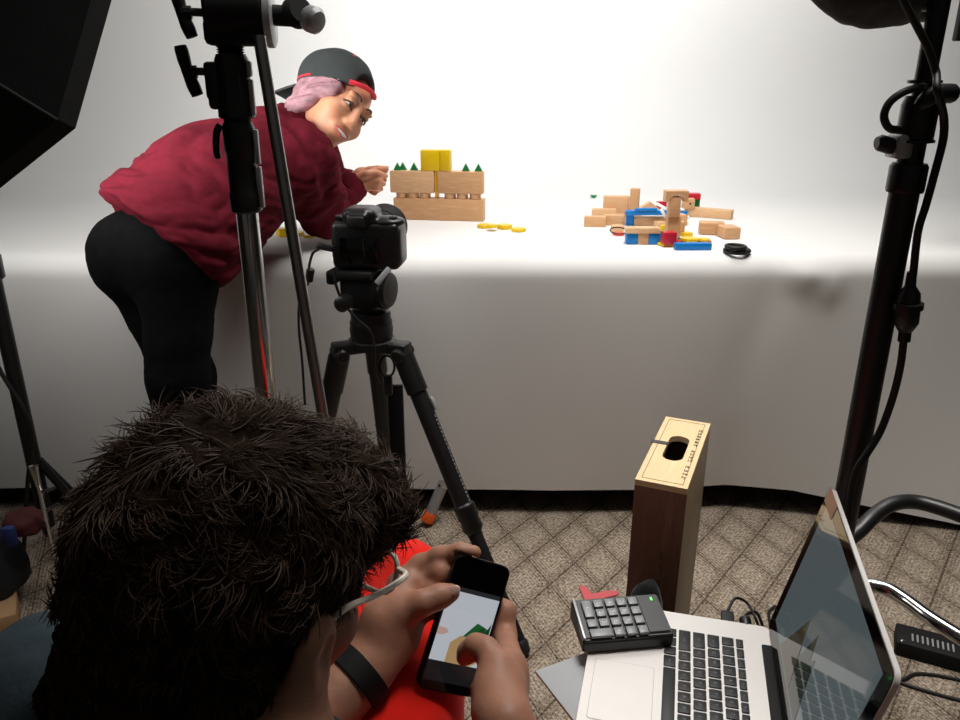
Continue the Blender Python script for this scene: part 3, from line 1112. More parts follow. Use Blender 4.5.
# ------------------------------------------------------------------ wooden box with slot handle
def apple_box():
    zt = 0.508
    c0 = onz(635, 479, zt)
    ex = unit(onz(687, 490, zt) - c0)
    ex[2] = 0
    ex = unit(ex)
    ey = np.array([-ex[1], ex[0], 0])
    # the long edge is not quite square on: keep a true rectangle
    wv, dv = 0.095, 0.306
    ey = unit(np.array([0.395, 0.919, 0]))
    ex = np.array([ey[1], -ey[0], 0])
    R = rot_cols(ex, ey, (0, 0, 1))
    o = c0 + ex * wv / 2 + ey * dv / 2
    o[2] = 0
    t = thing('wooden_box', 'upright plywood apple box with a slot handle on top, standing on the carpet', 'box', o, R)
    th = 0.012
    # top with a slotted hole
    b = bmesh.new()
    outer = [(-wv / 2, -dv / 2), (wv / 2, -dv / 2), (wv / 2, dv / 2), (-wv / 2, dv / 2)]
    hole = []
    hw, hl = 0.020, 0.058
    cy = 0.006
    for k in range(12):
        a = math.pi * k / 11
        hole.append((hw * math.cos(a), cy + hl - hw + hw * math.sin(a)))
    for k in range(12):
        a = math.pi + math.pi * k / 11
        hole.append((hw * math.cos(a), cy - hl + hw + hw * math.sin(a)))
    rings = {}
    for z in (zt - th, zt):
        ov = [b.verts.new((x, y, z)) for x, y in outer]
        hv = [b.verts.new((x, y, z)) for x, y in hole]
        es = [b.edges.new((ov[i], ov[(i + 1) % 4])) for i in range(4)] + [b.edges.new((hv[i], hv[(i + 1) % 24])) for i in range(24)]
        bmesh.ops.triangle_fill(b, edges=es, use_beauty=True)
        rings[z] = (ov, hv)
    for w_, n in ((0, 4), (1, 24)):
        lo, hi = rings[zt - th][w_], rings[zt][w_]
        for i in range(n):
            b.faces.new((lo[i], lo[(i + 1) % n], hi[(i + 1) % n], hi[i]))
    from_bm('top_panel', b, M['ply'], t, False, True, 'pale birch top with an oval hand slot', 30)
    h = zt - th
    box('front_panel', (wv, th, h), (0, -dv / 2 + th / 2, h / 2), None, M['plydark'], t, 0.001, 'narrow front face, shade painted into its colour', world=False)
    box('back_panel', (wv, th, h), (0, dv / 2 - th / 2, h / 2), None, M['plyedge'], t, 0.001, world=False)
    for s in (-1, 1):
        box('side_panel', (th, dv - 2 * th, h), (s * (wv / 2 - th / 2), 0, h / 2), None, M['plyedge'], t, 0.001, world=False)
    # lining strips seen as a border on the top
    for s in (-1, 1):
        box('edge_strip', (0.0012, dv * 0.93, 0.0008), (s * (wv / 2 - 0.010), 0, zt + 0.0002), None, M['plyedge'], t, 0, world=False)
    box('edge_strip', (wv * 0.8, 0.0012, 0.0008), (0, -dv / 2 + 0.012, zt + 0.0002), None, M['plyedge'], t, 0, world=False)
    box('edge_strip', (wv * 0.8, 0.0012, 0.0008), (0, dv / 2 - 0.012, zt + 0.0002), None, M['plyedge'], t, 0, world=False)
    bm = bmesh.new()
    bm_box(bm, (0.034, 0.013, 0.002), (-0.036, 0.018, zt + 0.001), None, 0.0008, 1)
    bm_box(bm, (0.002, 0.013, 0.05), (-wv / 2 - 0.001, 0.018, zt - 0.024), None, 0.0008, 1)
    from_bm('strap', bm, M['strap'], t, False, True, 'grey strap looped through the slot')
    # row of small stamped characters along the right edge
    r2 = random.Random(4)
    bm = bmesh.new()
    y0 = -0.112
    for i in range(16):
        y_ = y0 + i * 0.0145
        if i in (4, 9):
            continue
        x_ = 0.034
        for j in range(r2.choice((2, 3, 3))):
            kind = r2.random()
            bm_box(bm, (0.0055 if kind > 0.4 else 0.0016, 0.0016 if kind > 0.4 else 0.008, 0.0006), (x_ + r2.uniform(-0.001, 0.003), y_ + (j - 1) * 0.003, zt + 0.0003), None, 0)
        bm_box(bm, (0.0016, 0.008, 0.0006), (x_ - 0.003, y_, zt + 0.0003), None, 0)
    from_bm('stamped_lettering', bm, M['ink'], t, False, False)
    bm = bmesh.new()
    for i in range(3):
        bm_box(bm, (0.005, 0.001, 0.014), (0.012 + r2.uniform(-.003, .003), -dv / 2 - 0.0003, 0.36 - i * 0.03), None, 0)
        bm_box(bm, (0.010, 0.001, 0.004), (0.012, -dv / 2 - 0.0003, 0.352 - i * 0.03), None, 0)
    from_bm('faded_marking', bm, M['ink'], t, False, False)
    return o, R


BO, BR = apple_box()
pb = onz(650, 560, 0.25)
pt = ony(640, 568, 1.165)
pb = ony(647, 600, 1.165)
o = lump('black_filler', (pb[0], 1.165, pt[2] * 0.46), (0.034, 0.028, pt[2] * 0.46), M['fabric'], 'added black pouch standing against the front of the plywood box', 'filler', 12, 0.06, 0.0, 0.95)  # black form added to fill the dark patch before the box

# ------------------------------------------------------------------ laptop on its case
LZ = 0.47
lu = unit((0.969, -0.248, 0))
lv = np.array([lu[1], -lu[0], 0])         # towards the near side of the laptop
LW, LD = 0.352, 0.244
_a = onz(596.2, 658.4, LZ)
L0 = _a - 0.012 * lu - (LW - 0.105) / 2 * lv          # far front corner
LR = rot_cols(-lv, lu, (0, 0, 1))     # local x across the keys (left to right for a user), y towards the hinge
# user sits at -lu: their right hand is at -lu x up
LC = L0 + lu * LD / 2 + lv * LW / 2
LR = rot_cols(np.cross(lu, (0, 0, 1)), lu, (0, 0, 1))


def laptop():
    org = LC.copy()
    t = thing('laptop', 'open aluminium laptop with black keys and glossy screen, lower right', 'laptop', org, LR)
    zt = 0.0
    b = bmesh.new()

    def rrect(w, d, r, n=6):
        out = []
        for sx, sy, a0 in ((1, 1, 0), (-1, 1, 90), (-1, -1, 180), (1, -1, 270)):
            for k in range(n + 1):
                a = math.radians(a0 + 90 * k / n)
                out.append((sx * (w / 2 - r) + r * math.cos(a), sy * (d / 2 - r) + r * math.sin(a)))
        return out
    bm_prism(b, rrect(LW, LD, 0.012), -0.016, 0.0)
    # recess for the hinge and the keyboard well are separate parts
    from_bm('base', b, M['alu'], t, False, True, None, 30)
    box('hinge_bar', (LW * 0.76, 0.016, 0.006), (0, LD / 2 - 0.007, 0.0005), None, M['matte'], t, 0.002, world=False)
    tp = 0.076
    b = bmesh.new()
    bm_prism(b, rrect(0.1065, tp + 0.0015, 0.004), 0.0, 0.0004, (0, -LD / 2 + 0.012 + tp / 2, 0))
    o = from_bm('trackpad_edge', b, M['silver'], t, False, False)
    b = bmesh.new()
    bm_prism(b, rrect(0.105, tp, 0.004), 0.0002, 0.0007, (0, -LD / 2 + 0.012 + tp / 2, 0))
    from_bm('trackpad', b, M['alu'], t, False, False)
    # keyboard: six rows
    rows = [[('esc', 1)] + [(x, 1) for x in ['F%d' % i for i in range(1, 13)]] + [('', 1)],
            [(c, 1) for c in '`1234567890-='] + [('delete', 1.5)],
            [('tab', 1.5)] + [(c, 1) for c in 'QWERTYUIOP[]\\'],
            [('caps', 1.78)] + [(c, 1) for c in 'ASDFGHJKL;\''] + [('return', 1.78)],
            [('shift', 2.3)] + [(c, 1) for c in 'ZXCVBNM,./'] + [('shift', 2.3)],
            [('fn', 1), ('ctrl', 1), ('alt', 1), ('cmd', 1.25), ('', 5.3), ('cmd', 1.25), ('alt', 1), ('<', 1), ('^', 1), ('>', 1)]]
    pitch = 0.0192
    KW = 14.5 * pitch
    y = -LD / 2 + 0.012 + tp + 0.010 + 5 * pitch + pitch * 0.5
    cache = {}
    for ri, row in enumerate(rows):
        tot = sum(w_ for _, w_ in row)
        x = -KW / 2
        hgt = 0.0095 if ri == 0 else 0.0158
        yy = y - ri * pitch - (0.0035 if ri == 0 else 0)
        for txt, w_ in row:
            ww = w_ * KW / tot
            kx = x + ww / 2
            x += ww
            key_id = (round(ww, 5), hgt)
            if key_id not in cache:
                b = bmesh.new()
                bm_box(b, (ww - 0.0032, hgt, 0.0022), (0, 0, 0.0009), None, 0.0011, 2)
                bmesh.ops.recalc_face_normals(b, faces=b.faces)
                me = bpy.data.meshes.new('key')
                b.to_mesh(me)
                b.free()
                me.materials.append(M['key'])
                me.shade_smooth()
                me.set_sharp_from_angle(angle=math.radians(35))
                cache[key_id] = me
            k = bpy.data.objects.new('key', cache[key_id])
            COL.objects.link(k)
            k.parent = t
            k.location = (kx, yy, 0.0)
            if txt:
                lg = text_part('legend', txt, 0.0062 if len(txt) == 1 else 0.0034, (0, 0, 0.00205), np.eye(3), M['dimlegend'], k, False)
    # screen
    ang = math.radians(102)
    sy = np.array([0, math.cos(math.pi - ang), math.sin(ang)])
    sy = np.array([0, -math.cos(ang), math.sin(ang)])
    sn = np.cross([1, 0, 0], sy)            # towards the user
    SR = rot_cols((1, 0, 0), sy, sn)
    h0 = np.array([0, LD / 2 - 0.004, 0.002])
    SH = 0.233
    cc = h0 + sy * (SH / 2 + 0.004)
    b = bmesh.new()
    bm_prism(b, rrect(LW, SH, 0.012), -0.0065, -0.0012, cc, SR)
    lid = from_bm('lid', b, M['alu'], t, False, True, 'aluminium lid', 30)
    b = bmesh.new()
    bm_prism(b, rrect(LW - 0.003, SH - 0.003, 0.011), -0.0013, 0.0, cc, SR)
    from_bm('bezel', b, M['scrblack'], lid, False, False, 'glossy black bezel')
    dw, dh = LW - 0.042, (LW - 0.042) * 0.618
    scr = bmesh.new()
    bm_prism(scr, [(-dw / 2, -dh / 2), (dw / 2, -dh / 2), (dw / 2, dh / 2), (-dw / 2, dh / 2)], 0.0, 0.0003, cc + sy * 0.004, SR)
    m = emit('laptop_picture', (112, 126, 130), 0.34)
    d = from_bm('display', scr, m, lid, False, False)
    # picture on the display: trees and a tan block (as in the viewfinder)
    def shape(nm, poly, z, c, s=0.25):
        b = bmesh.new()
        bm_prism(b, [(x * dw, y_ * dh) for x, y_ in poly], z, z + 0.00015, cc + sy * 0.004, SR)
        from_bm(nm, b, emit('picture_' + nm, c, s), d, False, False)
    shape('pictured_tree', [(-0.16, -0.48), (-0.02, 0.02), (0.01, -0.14), (0.05, -0.08), (0.10, -0.48)], 0.0004, (22, 52, 34))
    shape('pictured_tree', [(-0.10, -0.48), (0.06, -0.16), (0.12, -0.48)], 0.00055, (22, 48, 32))
    shape('pictured_block', [(-0.32, -0.48), (-0.15, -0.04), (-0.06, -0.48)], 0.0007, (92, 82, 58))
    box('reflection', (0.05, 0.022, 0.0004), cc + sy * (SH / 2 - 0.0095) + np.array([-LW / 2 + 0.03, 0, 0]) + sn * 0.0004, SR, M['reflection'], lid, 0, 'tan tape painted at the top of the bezel', world=False)  # reflection in the bezel glass, painted as a flat tan strip
    return t


laptop()
wl = lambda x, y, z=0.0: LC + LR @ np.array([x, y, z])

bm = bmesh.new()
bm_box(bm, (LW - 0.07, LD - 0.04, LZ - 0.016 - 0.006 - 0.0), wl(0.02, -0.005, 0) * np.array([1, 1, 0]) + np.array([0, 0, (LZ - 0.022) / 2]), LR, 0.01)
o = from_bm('equipment_case', bm, M['matte'], None)
set_props(o, 'black equipment case under the open laptop', 'case')
g = LR @ np.array([1, 0, 0])
a, b, c = onz(535, 672, LZ - 0.019), onz(584, 654, LZ - 0.019), onz(546, 722, LZ - 0.019)
eu = unit(b - a)
ev = np.array([eu[1], -eu[0], 0])
bm = bmesh.new()
bm_box(bm, (0.18, 0.21, 0.005), a + eu * 0.09 + ev * 0.105, rot_cols(eu, -ev, (0, 0, 1)), 0.0015)
o = from_bm('grey_board', bm, M['greysheet'], None)
set_props(o, 'thin grey board sticking out from under the laptop', 'board')
top_origin(o, a + eu * 0.09 + ev * 0.105)


def number_pad():
    zt = LZ + 0.030
    p00 = onz(570.5, 600.5, zt)
    p10 = onz(655, 594, zt)
    p01 = onz(580, 640, zt - 0.006)
    ex = p10 - p00
    ex[2] = 0
    ex = unit(ex)
    ey = np.array([-ex[1], ex[0], 0])
    W, D = 0.126, 0.077
    org = p00 + ex * W / 2 - ey * D / 2
    org[2] = LZ + 0.0024
    # tilts up slightly away from the keys' lower edge
    R = rot_cols(ex, ey, (0, 0, 1))
    t = thing('number_pad', 'black numeric keypad resting on the far corner of the laptop', 'keypad', org, R)
    b = bmesh.new()
    prof = [(-D / 2, 0.0), (D / 2, 0.0), (D / 2, 0.026), (D / 2 - 0.004, 0.031), (-D / 2 + 0.004, 0.020), (-D / 2, 0.016)]
    lo = [b.verts.new((-W / 2, y, z)) for y, z in prof]
    hi = [b.verts.new((W / 2, y, z)) for y, z in prof]
    n = len(prof)
    b.faces.new(lo[::-1])
    b.faces.new(hi)
    for i in range(n):
        b.faces.new((lo[i], lo[(i + 1) % n], hi[(i + 1) % n], hi[i]))
    bmesh.ops.bevel(b, geom=list(b.edges), offset=0.002, segments=2, affect='EDGES')
    from_bm('body', b, M['plastic'], t, False)
    slope = math.atan2(0.011, D - 0.008)
    zsurf = lambda y: 0.020 + (y + D / 2 - 0.004) * math.tan(slope)
    SRx = rot_cols((1, 0, 0), (0, math.cos(slope), math.sin(slope)), (0, -math.sin(slope), math.cos(slope)))
    p = 0.0168
    x0, ytop = -W / 2 + 0.010, D / 2 - 0.0085
    cells = [('0', 0, 0, 1, 2), ('.', 0, 2, 1, 1), ('1', 1, 0, 1, 1), ('2', 1, 1, 1, 1), ('3', 1, 2, 1, 1), ('enter', 0, 3, 2, 1),
             ('4', 2, 0, 1, 1), ('5', 2, 1, 1, 1), ('6', 2, 2, 1, 1), ('+', 2, 3, 1, 1), ('7', 3, 0, 1, 1), ('8', 3, 1, 1, 1), ('9', 3, 2, 1, 1), ('-', 3, 3, 1, 1),
             ('num', 4, 0, 1, 1), ('/', 4, 1, 1, 1), ('*', 4, 2, 1, 1), ('back', 4, 3, 1, 1)]
    for txt, cx, cy, w_, h_ in cells:
        kx = x0 + (cx + w_ / 2) * p
        ky = ytop - (cy + h_ / 2) * p
        b = bmesh.new()
        bm_box(b, (w_ * p - 0.0034, h_ * p - 0.0034, 0.005), (kx, ky, zsurf(ky) + 0.002), SRx, 0.0014, 2)
        k = from_bm('key', b, M['padkey'], t, False)
        TR = SRx @ rz(-math.pi / 2)
        text_part('legend', txt, 0.010 if len(txt) == 1 else 0.0048, np.array([kx, ky, zsurf(ky)]) + SRx[:, 2] * 0.0047, TR, M['legend'], k, False)
    b = bmesh.new()
    bm_box(b, (0.029, D - 0.012, 0.0012), (W / 2 - 0.0175, 0, zsurf(0) + 0.0004), SRx, 0.0004, 1)
    from_bm('status_panel', b, M['plastic'], t, False)
    yl = D / 2 - 0.014
    box('indicator_light', (0.003, 0.006, 0.001), (W / 2 - 0.012, yl, zsurf(yl) + 0.0015), SRx, emit('green_led', (60, 255, 60), 1.0), t, 0, 'lit green indicator', world=False)
    box('side_trim', (0.004, D - 0.006, 0.004), (-W / 2 + 0.003, 0, zsurf(0) + 0.0003), SRx, M['silver'], t, 0.001, world=False)
    # prop feet below the overhanging back edge
    return org, R


NP, NR = number_pad()

# cables at the far edge of the laptop
zc = LZ - 0.008
t = thing('usb_plug', 'grey usb plug and black cable at the far edge of the laptop', 'cable', onz(727, 615, zc))
outd = -lv
edge = lambda px, py: L0 * np.array([1, 1, 0]) + lu * ((onz(px, py, zc) - L0) @ lu) + np.array([0, 0, zc])
p = edge(727, 612)
box('plug_body', (0.018, 0.034, 0.010), p + outd * 0.012, rot_cols(lu, outd, (0, 0, 1)), M['key'], t, 0.002)
q = p + outd * 0.030
tube('cord', spline([q, q + outd * 0.010 + lu * 0.004 + np.array([0, 0, 0.004]), onz(736, 598, zc + 0.01), onz(748, 604, zc), onz(757, 622, zc - 0.01), onz(760, 635, zc - 0.05)]), 0.0022, M['rubber'], t, 8)
t = thing('charger_plug', 'black rounded power plug beside the grey usb plug on the laptop edge', 'plug', onz(744, 618, zc))
p = edge(745, 619)
lathe('plug_body', [(0.006, 0), (0.0085, 0.003), (0.0085, 0.022), (0.005, 0.026)], p - outd * 0.004, outd, M['plastic'], t, 16)
q = p + outd * 0.022
tube('cord', spline([q, q + outd * 0.012 + lu * 0.004, onz(757, 613, zc - 0.012), onz(764, 630, zc - 0.05)]), 0.0025, M['rubber'], t, 8)
# cable lying on the carpet behind the laptop and along to the power brick
t = thing('charging_cable', 'thin black cable snaking over the carpet behind the laptop screen to the power brick', 'cable', onz(880, 660, 0))
F0 = lambda x, y, z=0.004: onz(x, y, z)
tube('cord', spline([F0(775, 606), F0(769, 612), F0(770, 622), F0(774, 640), F0(800, 660)]), 0.0035, M['rubber'], t, 8)
tube('cord', spline([F0(868, 630), F0(878, 634), F0(882, 648), F0(883, 668), F0(900, 682), F0(930, 692), F0(970, 703)]), 0.0035, M['rubber'], t, 8)
tube('cord', spline([F0(880, 672), F0(900, 680), F0(915, 674), F0(935, 675), F0(965, 681)]), 0.0035, M['rubber'], t, 8)

a, b, c = onz(896, 622, 0.035), onz(889, 655, 0.035), onz(965, 640, 0.035)
ex = unit(c - a)
ey = np.array([-ex[1], ex[0], 0])
R = rot_cols(ex, ey, (0, 0, 1))
o0 = a + ex * 0.11 - ey * 0.037
o0[2] = 0
t = thing('power_brick', 'black power supply with silver vents on the carpet, right edge', 'power supply', o0, R)
box('body', (0.22, 0.074, 0.036), (0, 0, 0.0185), None, M['matte'], t, 0.005, world=False)
for i in range(9):
    box('vent', (0.0035, 0.026, 0.002), (-0.078 + i * 0.0098, -0.008, 0.037), None, M['silver'], t, 0, world=False)
for i in range(5):
    box('vent', (0.0035, 0.026, 0.002), (0.055 + i * 0.0098, -0.006, 0.037), None, M['silver'], t, 0, world=False)
box('badge', (0.014, 0.014, 0.002), (0.027, 0.004, 0.037), None, M['legend'], t, 0, 'small pale square badge', world=False)
lathe('screw', [(0.003, 0), (0.004, 0.001), (0.002, 0.002)], (-0.098, -0.028, 0.0365), (0, 0, 1), M['chrome'], t, 12, world=False)

# bent tube frame of a chair, right edge
t = thing('tubular_chair', 'bent metal tube frame of a chair on the carpet at the right edge', 'chair', onz(960, 600, 0.43) * np.array([1, 1, 0]))
z1 = 0.40
q0 = onz(848, 604, z1)
ca = [q0 * np.array([1, 1, 0]) + np.array([0, 0, 0.013]), q0 * np.array([1, 1, 0]) + np.array([0, 0, 0.2]), q0 - np.array([0, 0, 0.03]), onz(862, 588, z1 + 0.02), onz(884, 588, z1 + 0.03), onz(904, 599, z1 + 0.03), onz(930, 618, 0.43), onz(965, 640, 0.43), onz(1000, 660, 0.43)]
tube('rail', spline(ca), 0.0115, M['chrome'], t, 16, 'bright chrome rail')
q1 = onz(836, 560, z1)
cb = [q1 * np.array([1, 1, 0]) + np.array([0, 0, 0.017]), q1 * np.array([1, 1, 0]) + np.array([0, 0, 0.2]), q1, onz(862, 528, 0.45), onz(880, 511, 0.47), onz(896, 503, 0.48), onz(916, 502, 0.48), onz(940, 508, 0.48), onz(975, 520, 0.48), onz(1010, 528, 0.48)]
tube('rail', spline(cb), 0.0135, M['black'], t, 16, 'black tube rail')
tube('crossbar', spline([onz(1000, 660, 0.43), onz(1030, 640, 0.43), onz(1040, 560, 0.46), onz(1010, 528, 0.48)]), 0.012, M['chrome'], t, 12)

# pinkish red forked scrap on the carpet
S = lambda x, y: onz(x, y, 0.004)
pts = [S(579, 587), S(583, 585.5), S(587, 588), S(592, 594), S(606, 591), S(617, 591), S(619, 593), S(616, 595.5), S(604, 598), S(600, 603), S(586, 603), S(582, 594)]
o_ = S(598, 596)
bm = bmesh.new()
bm_prism(bm, [(p[0] - o_[0], p[1] - o_[1]) for p in pts], 0, 0.004, (o_[0], o_[1], 0.001))
o = from_bm('plastic_scrap', bm, M['scrap'], None, True, False)
set_props(o, 'flat pinkish red forked plastic scrap on the carpet behind the keypad', 'scrap')
top_origin(o, (o_[0], o_[1], 0))
# ------------------------------------------------------------------ toy blocks
def zc_of(p):
    return float((np.array(p) - C0) @ CF)


def seat_block(name, label, px, py, w_px, h_px, depth, mat, rot=0.0, z=TABZ, poly=None, cat='block', group=None, bevel=0.002, lift=0.0):
    """block whose front lower left corner shows at px,py on the level z; turned by rot degrees"""
    c0 = onz(px, py, z)
    k = FPX / zc_of(c0)
    a = math.radians(rot)
    ex = np.array([math.cos(a), math.sin(a), 0])
    ey = np.array([-math.sin(a), math.cos(a), 0])
    w, h = w_px / k, h_px / k / 0.985
    R = rot_cols(ex, ey, (0, 0, 1))
    org = c0 + ex * w / 2 + ey * depth / 2
    bm = bmesh.new()
    if poly is None:
        bm_box(bm, (w, depth, h), (0, 0, h / 2), None, min(bevel, h * 0.3, w * 0.3))
    else:   # outline in units of width and height, extruded in depth
        bm_prism(bm, [(x * w, y * h) for x, y in poly], -depth / 2, depth / 2, (0, 0, 0), np.array([[1, 0, 0], [0, 0, -1], [0, 1, 0.0]]))
        bmesh.ops.remove_doubles(bm, verts=bm.verts, dist=1e-6)
    o = from_bm(name, bm, mat, None, True)
    o.matrix_world = Matrix.Translation(Vector([float(v) for v in (org[0], org[1], z + lift + 0.0004)])) @ Matrix(R.tolist()).to_4x4()
    set_props(o, label, cat, group)
    return o, w, h, org


G = 'toy blocks heaped on the paper'
# --- the castle
kc = {}
cg = 'wooden blocks of the castle'
cbase = onz(394, 219.5, TABZ)
cend = onz(484.3, 221.8, TABZ)
cex = unit(cend - cbase)
crot = math.degrees(math.atan2(cex[1], cex[0]))
ck = FPX / zc_of(cbase)
cdep = 0.045
CROT = rot_cols(cex, (-cex[1], cex[0], 0), (0, 0, 1))
Zt = 0.0


def castle(name, label, x0, x1, z0, z1, mat, depth=cdep, off=0.0, poly=None, cat='block', group=cg, cyl=None):
    """x in photograph pixels along the front of the castle, z in pixels above the table"""
    w = (x1 - x0) / ck
    h = (z1 - z0) / ck
    org = cbase + cex * ((x0 + x1) / 2 - 394) / ck + CROT[:, 1] * (cdep / 2 + off)
    org[2] = TABZ + z0 / ck + 0.0004
    bm = bmesh.new()
    if cyl:
        bm_lathe(bm, [(w / 2 - 0.0012, 0), (w / 2, 0.0012), (w / 2, h - 0.0012), (w / 2 - 0.0012, h)], (0, 0, 0), (0, 0, 1), 28)
    elif poly:
        bm_prism(bm, [(x * w, y * h) for x, y in poly], -depth / 2, depth / 2, (0, 0, 0), np.array([[1, 0, 0], [0, 0, -1], [0, 1, 0.0]]))
    else:
        bm_box(bm, (w, depth, h - 0.0006), (0, 0, h / 2 - 0.0003), None, 0.0022)
    o = from_bm(name, bm, mat, None, True)
    o.matrix_world = Matrix.Translation(Vector([float(v) for v in org])) @ Matrix(CROT.tolist()).to_4x4()
    set_props(o, label, cat, group)
    return o


castle('wooden_plank', 'long beech plank lying at the bottom of the castle', 394, 484.4, 0, 21.4, M['wood'])
for i, x in enumerate((401.6, 413.2, 425.0, 450.4, 462.5, 475.4)):
    nm = ('first', 'second', 'third')[i % 3]
    side = 'left' if i < 3 else 'right'
    castle('wooden_disc', '%s small wooden disc from the left under the %s upper plank of the castle' % (nm, side), x - 5.6, x + 5.6, 21.5, 26.2, M['wood'], cyl=True, off=-0.004, group='disc spacers in the castle', cat='disc')
castle('wooden_plank', 'upper beech plank of the castle, left of the yellow slat', 391.2, 435.3, 26.4, 47.6, M['wood2'])
castle('wooden_plank', 'upper beech plank of the castle, right of the yellow slat', 438.8, 483.4, 26.4, 47.6, M['wood'])
castle('yellow_stick', 'thin yellow slat standing between the two upper castle planks', 435.6, 438.5, 21.6, 47.5, M['strip'], 0.03, cat='stick')
castle('yellow_block', 'wide yellow block on top of the castle, left one of the pair', 422.3, 441.2, 47.7, 67.6, M['yellow'], 0.04)
castle('yellow_block', 'narrow yellow block on top of the castle, right one of the pair', 441.35, 451.3, 47.7, 67.6, M['yellow'], 0.04)
tri = [(-0.5, 0), (0.5, 0), (0, 1)]
for x, lab, dy in ((398.2, 'small green triangular tree at the left end of the castle top', -0.006), (402.7, 'green triangular tree overlapping the leftmost one on the castle top', 0.006), (414.4, 'green triangular tree just left of the yellow blocks on the castle', 0), (466.0, 'green triangular tree just right of the yellow blocks on the castle', 0), (478.4, 'green triangular tree at the right end of the castle top', 0)):
    castle('toy_tree', lab, x - 3.9, x + 3.9, 47.7, 55.0, M['green'], 0.010, dy, tri, 'toy tree', 'green toy trees on the castle')

# --- yellow counters on the table
def counter(px, py, r_px, label, mat='yellow', z=TABZ, h=0.008, sides=6, rot=0.0, group='yellow counters on the table', tilt=0.0):
    p = onz(px, py, z)
    k = FPX / zc_of(p)
    r = r_px / k
    bm = bmesh.new()
    bm_prism(bm, [(r * math.cos(rot + 2 * math.pi * i / sides), r * math.sin(rot + 2 * math.pi * i / sides)) for i in range(sides)], 0, h)
    bmesh.ops.bevel(bm, geom=[e for e in bm.edges], offset=0.0015, segments=2, affect='EDGES')
    o = from_bm('counter', bm, M[mat], None, True)
    o.matrix_world = Matrix.Translation(Vector((float(p[0]), float(p[1]), z + 0.0004 + abs(math.sin(tilt)) * r))) @ Matrix.Rotation(tilt, 4, 'Y')
    set_props(o, label, 'counter', group)
    return o


counter(485.5, 227.5, 8.8, 'yellow counter right of the castle, leftmost of its row', rot=0.3, h=0.009)
counter(492.5, 227.3, 6.0, 'yellow counter lying on the leftmost one right of the castle', rot=0.1, z=TABZ + 0.0105)
counter(504.5, 228.6, 8.0, 'yellow counter in the middle of the row right of the castle', rot=0.2, h=0.012)
counter(518.5, 231.2, 8.2, 'yellow counter right of the castle, rightmost of its row', rot=0.6, h=0.009)
counter(284, 236, 7.5, 'yellow counter propped under the maroon sleeve, left one', h=0.022, rot=0.2, group='yellow counters by the sleeve')
counter(297, 235.5, 7.5, 'yellow counter by the maroon sleeve, lying flat beside the thick one', h=0.010, rot=0.5, group='yellow counters by the sleeve')
counter(309, 237.5, 6.0, 'small yellow counter at the elbow of the maroon sleeve', h=0.008, rot=0.1, group='yellow counters by the sleeve')

# --- the heap of blocks
seat_block('wooden_block', 'beech block at the far left front of the heap', 584, 227, 21.5, 9.8, 0.032, M['wood'], -6, group=G)
seat_block('wooden_block', 'beech block angled beside the far left front block of the heap', 606, 225.6, 19.5, 9.6, 0.032, M['wood'], 7, group=G)
seat_block('wooden_block', 'beech block lying behind the two left front blocks of the heap', 592, 219, 24, 9.5, 0.03, M['wood2'], -3, group=G)
seat_block('wooden_slab', 'square beech slab standing upright at the back left of the heap', 603.4, 217.5, 25, 20.5, 0.03, M['wood2'], -2, group=G)
o, w, h, org = seat_block('wooden_block', 'small beech block lying hidden under the upright post', 627.5, 218.5, 13, 8.5, 0.034, M['wood'], -15, group=G)
seat_block('wooden_post', 'tall beech post standing at the back of the heap behind the blue blocks', 629.0, 209.7 - 0, 8.8, 20.4, 0.026, M['wood'], -20, z=TABZ + h + 0.0008, group=G)
seat_block('red_block', 'small red block in front of the tall beech post', 631.6, 218.0, 6.6, 13.0, 0.008, M['red'], -10, group=G)
seat_block('blue_block', 'blue block at the left end under the blue plank of the heap', 626.2, 225.6, 7.4, 10.5, 0.032, M['blue'], -4, group=G)
seat_block('wooden_plank', 'beech plank lying behind the little house front', 634.0, 225.9, 32.5, 8.6, 0.022, M['wood'], -2, group=G)
ph = TABZ + 10.5 / (FPX / zc_of(onz(626.2, 225.6, TABZ))) / 0.985 + 0.001
seat_block('blue_plank', 'long blue plank on top of the blue block in the heap', 626.4, 215.8, 42, 4.6, 0.026, M['blue'], 2, z=ph, group=G)
seat_block('blue_plank', 'upper blue plank leaning at the centre of the heap', 636, 211.4, 22, 2.6, 0.016, M['blue'], 6, z=ph + 0.0145, group=G)
wedge = [(-0.5, 0), (0.5, 0), (0.5, 0.45), (0.05, 1), (-0.5, 0.5)]
seat_block('wooden_wedge', 'beech roof wedge behind the blue planks', 639.6, 214.0, 19.2, 11.5, 0.028, M['wood2'], 0, poly=wedge, group=G)
seat_block('red_block', 'red block left of the arch, behind the blue planks', 657.6, 212.5, 9.2, 10.2, 0.02, M['red'], 8, group=G)
kk = lambda a, b, z: onz(a, b, z)
for a, b, lab in (((656.5, 203.5), (666.5, 209.0), 'upper white stick lying across the heap left of the arch'), ((661.0, 209.0), (665.6, 217.3), 'lower white stick slanting across the blue planks')):
    za = TABZ + 0.062 if a[1] < 206 else TABZ + 0.045
    ya = 2.27 if a[1] < 206 else 2.20
    pa, pb_ = ony(a[0], a[1], ya), ony(b[0], b[1], ya - 0.02)
    bm = bmesh.new()
    d_ = unit(pb_ - pa)
    bm_box(bm, (0.008, 0.006, float(np.linalg.norm(pb_ - pa))), (pa + pb_) / 2, frame_z(d_, (0, 1, 0)), 0.001)
    o = from_bm('white_stick', bm, M['white'], None)
    set_props(o, lab, 'stick', G)
    top_origin(o, pb_)
